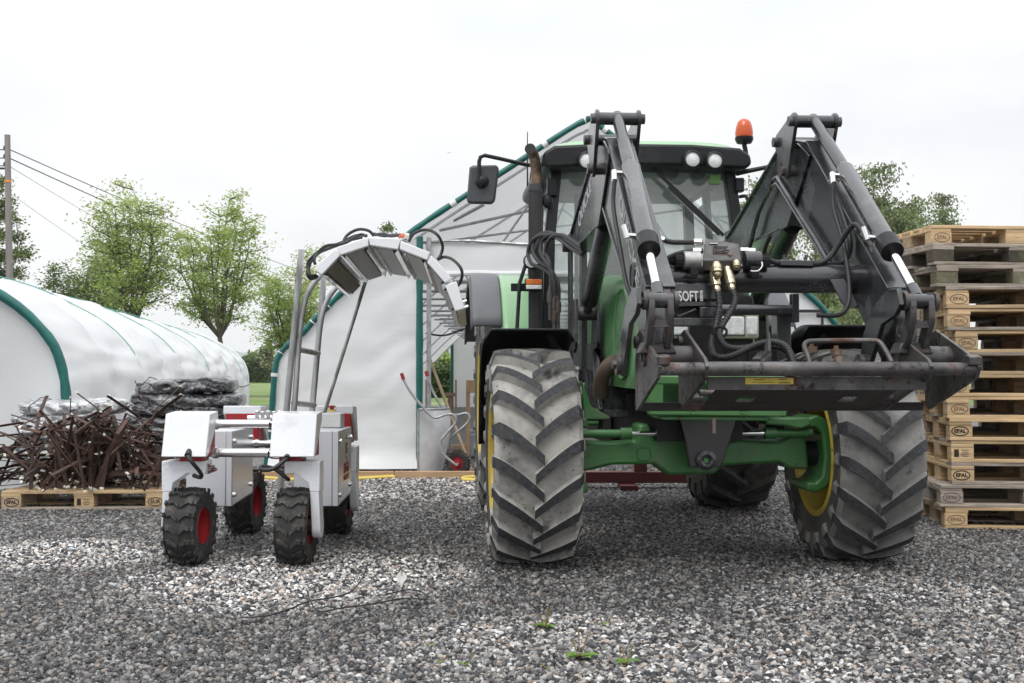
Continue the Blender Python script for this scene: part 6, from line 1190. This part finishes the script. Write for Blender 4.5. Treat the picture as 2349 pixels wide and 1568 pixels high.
# left hose bundle behind the left arm
for k, pts in enumerate(([(1335, 585, .55), (1310, 570, .7), (1275, 545, .95), (1245, 540, 1.1), (1222, 552, 1.2), (1211, 580, 1.25), (1220, 605, 1.2), (1250, 620, 1.1), (1270, 640, 1.0), (1275, 680, 1.0)], [(1338, 580, .5), (1312, 560, .7), (1280, 540, .95), (1250, 534, 1.1), (1228, 548, 1.2), (1222, 575, 1.2), (1235, 600, 1.15), (1262, 618, 1.05), (1280, 650, 1.0), (1282, 690, 1.0)], [(1336, 572, .5), (1300, 548, .8), (1265, 538, 1.0), (1245, 552, 1.1), (1240, 580, 1.1), (1255, 605, 1.05), (1268, 630, 1.0), (1270, 680, 1.0)], [(1334, 566, .5), (1290, 540, .85), (1262, 548, 1.0), (1252, 580, 1.08), (1262, 610, 1.02), (1264, 660, 1.0)])): hose(pts, .012)
for k, (a, b) in enumerate(((1262, 676), (1271, 690), (1280, 700), (1272, 720))): p = tq(a, b, y=1.0); q = MB(); q.tube([p + V((0, 0, .05)), p + V((0, 0, .02)), p + V((0, 0, .02)), p + V((0, 0, -.05)), p + V((0, 0, -.05)), p + V((0, 0, -.16))], [.012, .012, .02, .02, .013, .011], 10); lp('coupler', q, M_BLKW)
# mounts on the tractor's flanks
for s in (-1, 1):
    q = MB(); q.box((s * .47, 1.0, 1.45), (.035, .14, .95)); q.box((s * .55, 1.0, 1.45), (.02, .12, .9)); mt_ = lp('mast', q, M_BLK, bevel=.004)
    q = MB(); q.prism([(s * .43, a, b) for a, b in ((.52, 1.46), (.72, 1.46), (.78, 1.18), (.62, 1.14), (.50, 1.20))], (s * .02, 0, 0)); q.prism([(s * .56, a, b) for a, b in ((.52, 1.46), (.72, 1.46), (.78, 1.18), (.62, 1.14), (.50, 1.20))], (s * .02, 0, 0)); q.build('clevis', M_BLK, mt_, bevel=.004)
    q = MB(); q.prism([(s * .44, a, b) for a, b in ((.60, 1.20), (.95, 1.20), (.95, .80), (.35, .70), (.30, .82), (.5, 1.0))], (s * .03, 0, 0)); q.build('gusset', M_BLK, mt_, bevel=.004)
    q = MB(); P_ = [(s * .45, 1.16), (s * .47, 1.16), (s * .30, .93), (s * .28, .80), (s * .42, .80)]; q.prism([(a, .45, b) for a, b in P_], (0, .12, 0)); q.build('base_plate', M_BLK, mt_, bevel=.005)
    q = MB(); q.box((s * .40, .5, .79), (.22, .3, .05)); q.build('base_foot', M_BLK, mt_, bevel=.005)
    q = MB(); q.cyl((s * .42, .98, 1.82), (s * .60, .98, 1.82), .04, n=16); q.build('pivot_pin', M_BLKW, mt_)
# ---- carriage
YT2, ZT2 = -2.05, 1.040
car = empty('dummy', (0, 0, 0)); bpy.data.objects.remove(car)
q = MB(); q.cyl((-.58, YT2, ZT2), (.645, YT2, ZT2), .0245, n=24); cg = lp('carriage', q, M_BLKW)
q = MB(); q.cyl((-.405, YT2, ZT2), (.465, YT2, ZT2), .0275, n=24); q.build('sleeve', M_BLKW, cg)
SIDE = [(-1.63, 1.185), (-1.70, 1.20), (-2.055, 1.078), (-2.085, 1.05), (-2.06, 1.005), (-1.625, .872), (-1.59, .89), (-1.585, 1.08)]
for xo, mm in ((-.585, M_BLKW), (-.405, M_BLKW), (.455, M_BLKW), (.642, M_BLKW)):
    q = MB(); q.prism([(xo, a, b) for a, b in SIDE], (.014, 0, 0)); sp_ = q.build('side_plate', mm, cg, bevel=.002)
    if xo < -.5 or xo > .6:
        q = MB(); q.prism([(xo - .004 if xo < 0 else xo - .035, a, b) for a, b in ((-2.085, 1.055), (-2.09, 1.085), (-2.05, 1.095), (-2.01, 1.07), (-2.03, 1.06))], (.05, 0, 0)); q.build('hook', M_BLKW, sp_, bevel=.003)
    if xo < 0: q = MB(); q.cyl((xo - .012, PB[0], PB[1] - .02), (xo, PB[0], PB[1] - .02), .036, n=20); q.cyl((xo - .02, PB[0], PB[1] - .02), (xo, PB[0], PB[1] - .02), .016, n=10); q.cyl((xo - .016, -1.66, 1.15), (xo, -1.66, 1.15), .026, n=16); q.build('boss', M_BLKW, sp_)
for a, b in ((-.572, -.405), (.47, .642)): q = MB(); q.cyl((a, PB[0], PB[1] - .02), (b, PB[0], PB[1] - .02), .047, n=24); q.build('barrel', M_BLKW, cg)
def slant(x0, x1, t0, t1, th, m, nm, dy=0):
    f = lambda t: V((0, -2.03 + (.43) * t + dy, 1.005 - .125 * t)); n_ = V((0, -.28, -.96)) * th; a, b = f(t0), f(t1); q = MB(); q.hexa([V((x0, 0, 0)) + a + n_, V((x1, 0, 0)) + a + n_, V((x1, 0, 0)) + b + n_, V((x0, 0, 0)) + b + n_, V((x0, 0, 0)) + a, V((x1, 0, 0)) + a, V((x1, 0, 0)) + b, V((x0, 0, 0)) + b]); return q.build(nm, m, cg, bevel=.002)
slant(-.32, .40, .10, .52, .012, M_BLKD, 'face_plate'); slant(-.32, -.205, .52, .70, .012, M_BLKD, 'face_plate'); slant(-.135, .215, .52, .70, .012, M_BLKD, 'face_plate'); slant(.285, .40, .52, .70, .012, M_BLKD, 'face_plate'); slant(-.32, .40, .70, 1.02, .012, M_BLKD, 'face_plate')
q = MB(); q.box((.045, -2.0, .985), (.85, .02, .05)); q.build('stiffener', M_BLKW, cg)
q = MB(); q.box((.02, -1.605, .885), (1.21, .03, .035)); q.build('lower_bar', M_BLKD, cg, bevel=.003)
for a, b in ((-.40, -.30), (.40, .47)): q = MB(); q.prism([(a, -2.0, .99), (a, -1.62, .885), (a, -1.62, .92), (a, -1.9, 1.0)], (.014, 0, 0)); q.build('rib', M_BLKW, cg)
q = MB(); q.cyl((-.36, -1.78, .945), (-.26, -1.78, .945), .014, n=12); q.build('lock_pin', M_BLKW, cg)
for a in (-.36, .44): q = MB(); q.cyl((a - .03, -1.70, .92), (a + .03, -1.70, .92), .02, n=12); q.build('pin_bush', M_BLKW, cg)
# warning label, upside down on the tipped carriage
la = [tq(a, b, y=-2.012) for a, b in ((1710, 867), (1820, 868), (1820, 882), (1710, 882))]; lab_c = (la[0] + la[2]) / 2
q = MB(); q.prism(la, (0, .002, 0)); lb = q.build('warning_label', mat('yellow_label', (.72, .55, .10), .55, var=.1, vs=30, dirt=[((.15, .12, .06), .12, 40, .8, .03)]), cg)
for tx, sz, dx_, dz_ in (('WARNING !', .0095, .055, -.006), ('Check that the implement is locked', .0062, -.025, -.0055), ('DANGER !', .007, .05, .006), ('ATTENTION !', .007, -.04, .0055)):
    t = xform(text_mb(tx, sz, .0003), Matrix.Translation(lab_c + V((dx_, -.003, dz_))) @ TXR @ Matrix.Rotation(math.pi, 4, 'Z')); t.build('label_text', M_STAMP, lb, smooth=0)
# latch handle loop and latch bars
q = MB(); q.tube(spline([tq(1858, 835, y=-2.0), tq(1852, 815, y=-1.98), tq(1845, 797, y=-1.95), tq(1850, 786, y=-1.93), tq(1870, 783, y=-1.92), tq(1940, 782, y=-1.92), tq(2000, 782, y=-1.92), tq(2018, 786, y=-1.93), tq(2032, 805, y=-1.96), tq(2046, 832, y=-2.0)], 5), .010, 8); q.build('latch_handle', M_BLKW, cg)
for (a, b, c_, d_, w2) in ((1735, 826, 1752, 808, .03), (1745, 830, 1760, 815, .03), (1792, 832, 1840, 812, .018), (1828, 826, 1872, 806, .018), (1850, 828, 1912, 808, .028), (1905, 830, 1925, 822, .02)):
    q = MB(); q.beam(tq(a, b, y=-1.92), tq(c_, d_, y=-1.75), w2, .012); q.build('latch_bar', M_BLKW, cg, bevel=.002)
for a, b in ((1918, 808), (1922, 824), (1862, 802)): p = tq(a, b, y=-1.85); q = MB(); q.cyl(p + V((0, 0, -.012)), p + V((0, 0, .012)), .022, n=14); q.cyl(p + V((0, 0, .012)), p + V((0, 0, .025)), .01, n=6); q.build('washer', M_RUSTP, cg)
# ================================================================== HAZE
if HAZE:
    q = MB(); q.box((0, 2450, 75), (5400, 5100, 154)); hz = q.build('haze', None, smooth=0, kind='stuff', label='thin pale haze in the air', category='haze'); hz.data.materials.clear()
    hm = bpy.data.materials.new('haze'); hm.use_nodes = True; hn = hm.node_tree; hn.nodes.remove(hn.nodes['Principled BSDF']); pv_ = hn.nodes.new('ShaderNodeVolumePrincipled'); pv_.inputs['Color'].default_value = (.975, .985, 1, 1); pv_.inputs['Density'].default_value = .00030; pv_.inputs['Anisotropy'].default_value = .2
    hn.links.new(pv_.outputs[0], hn.nodes['Material Output'].inputs['Volume']); hz.data.materials.append(hm)
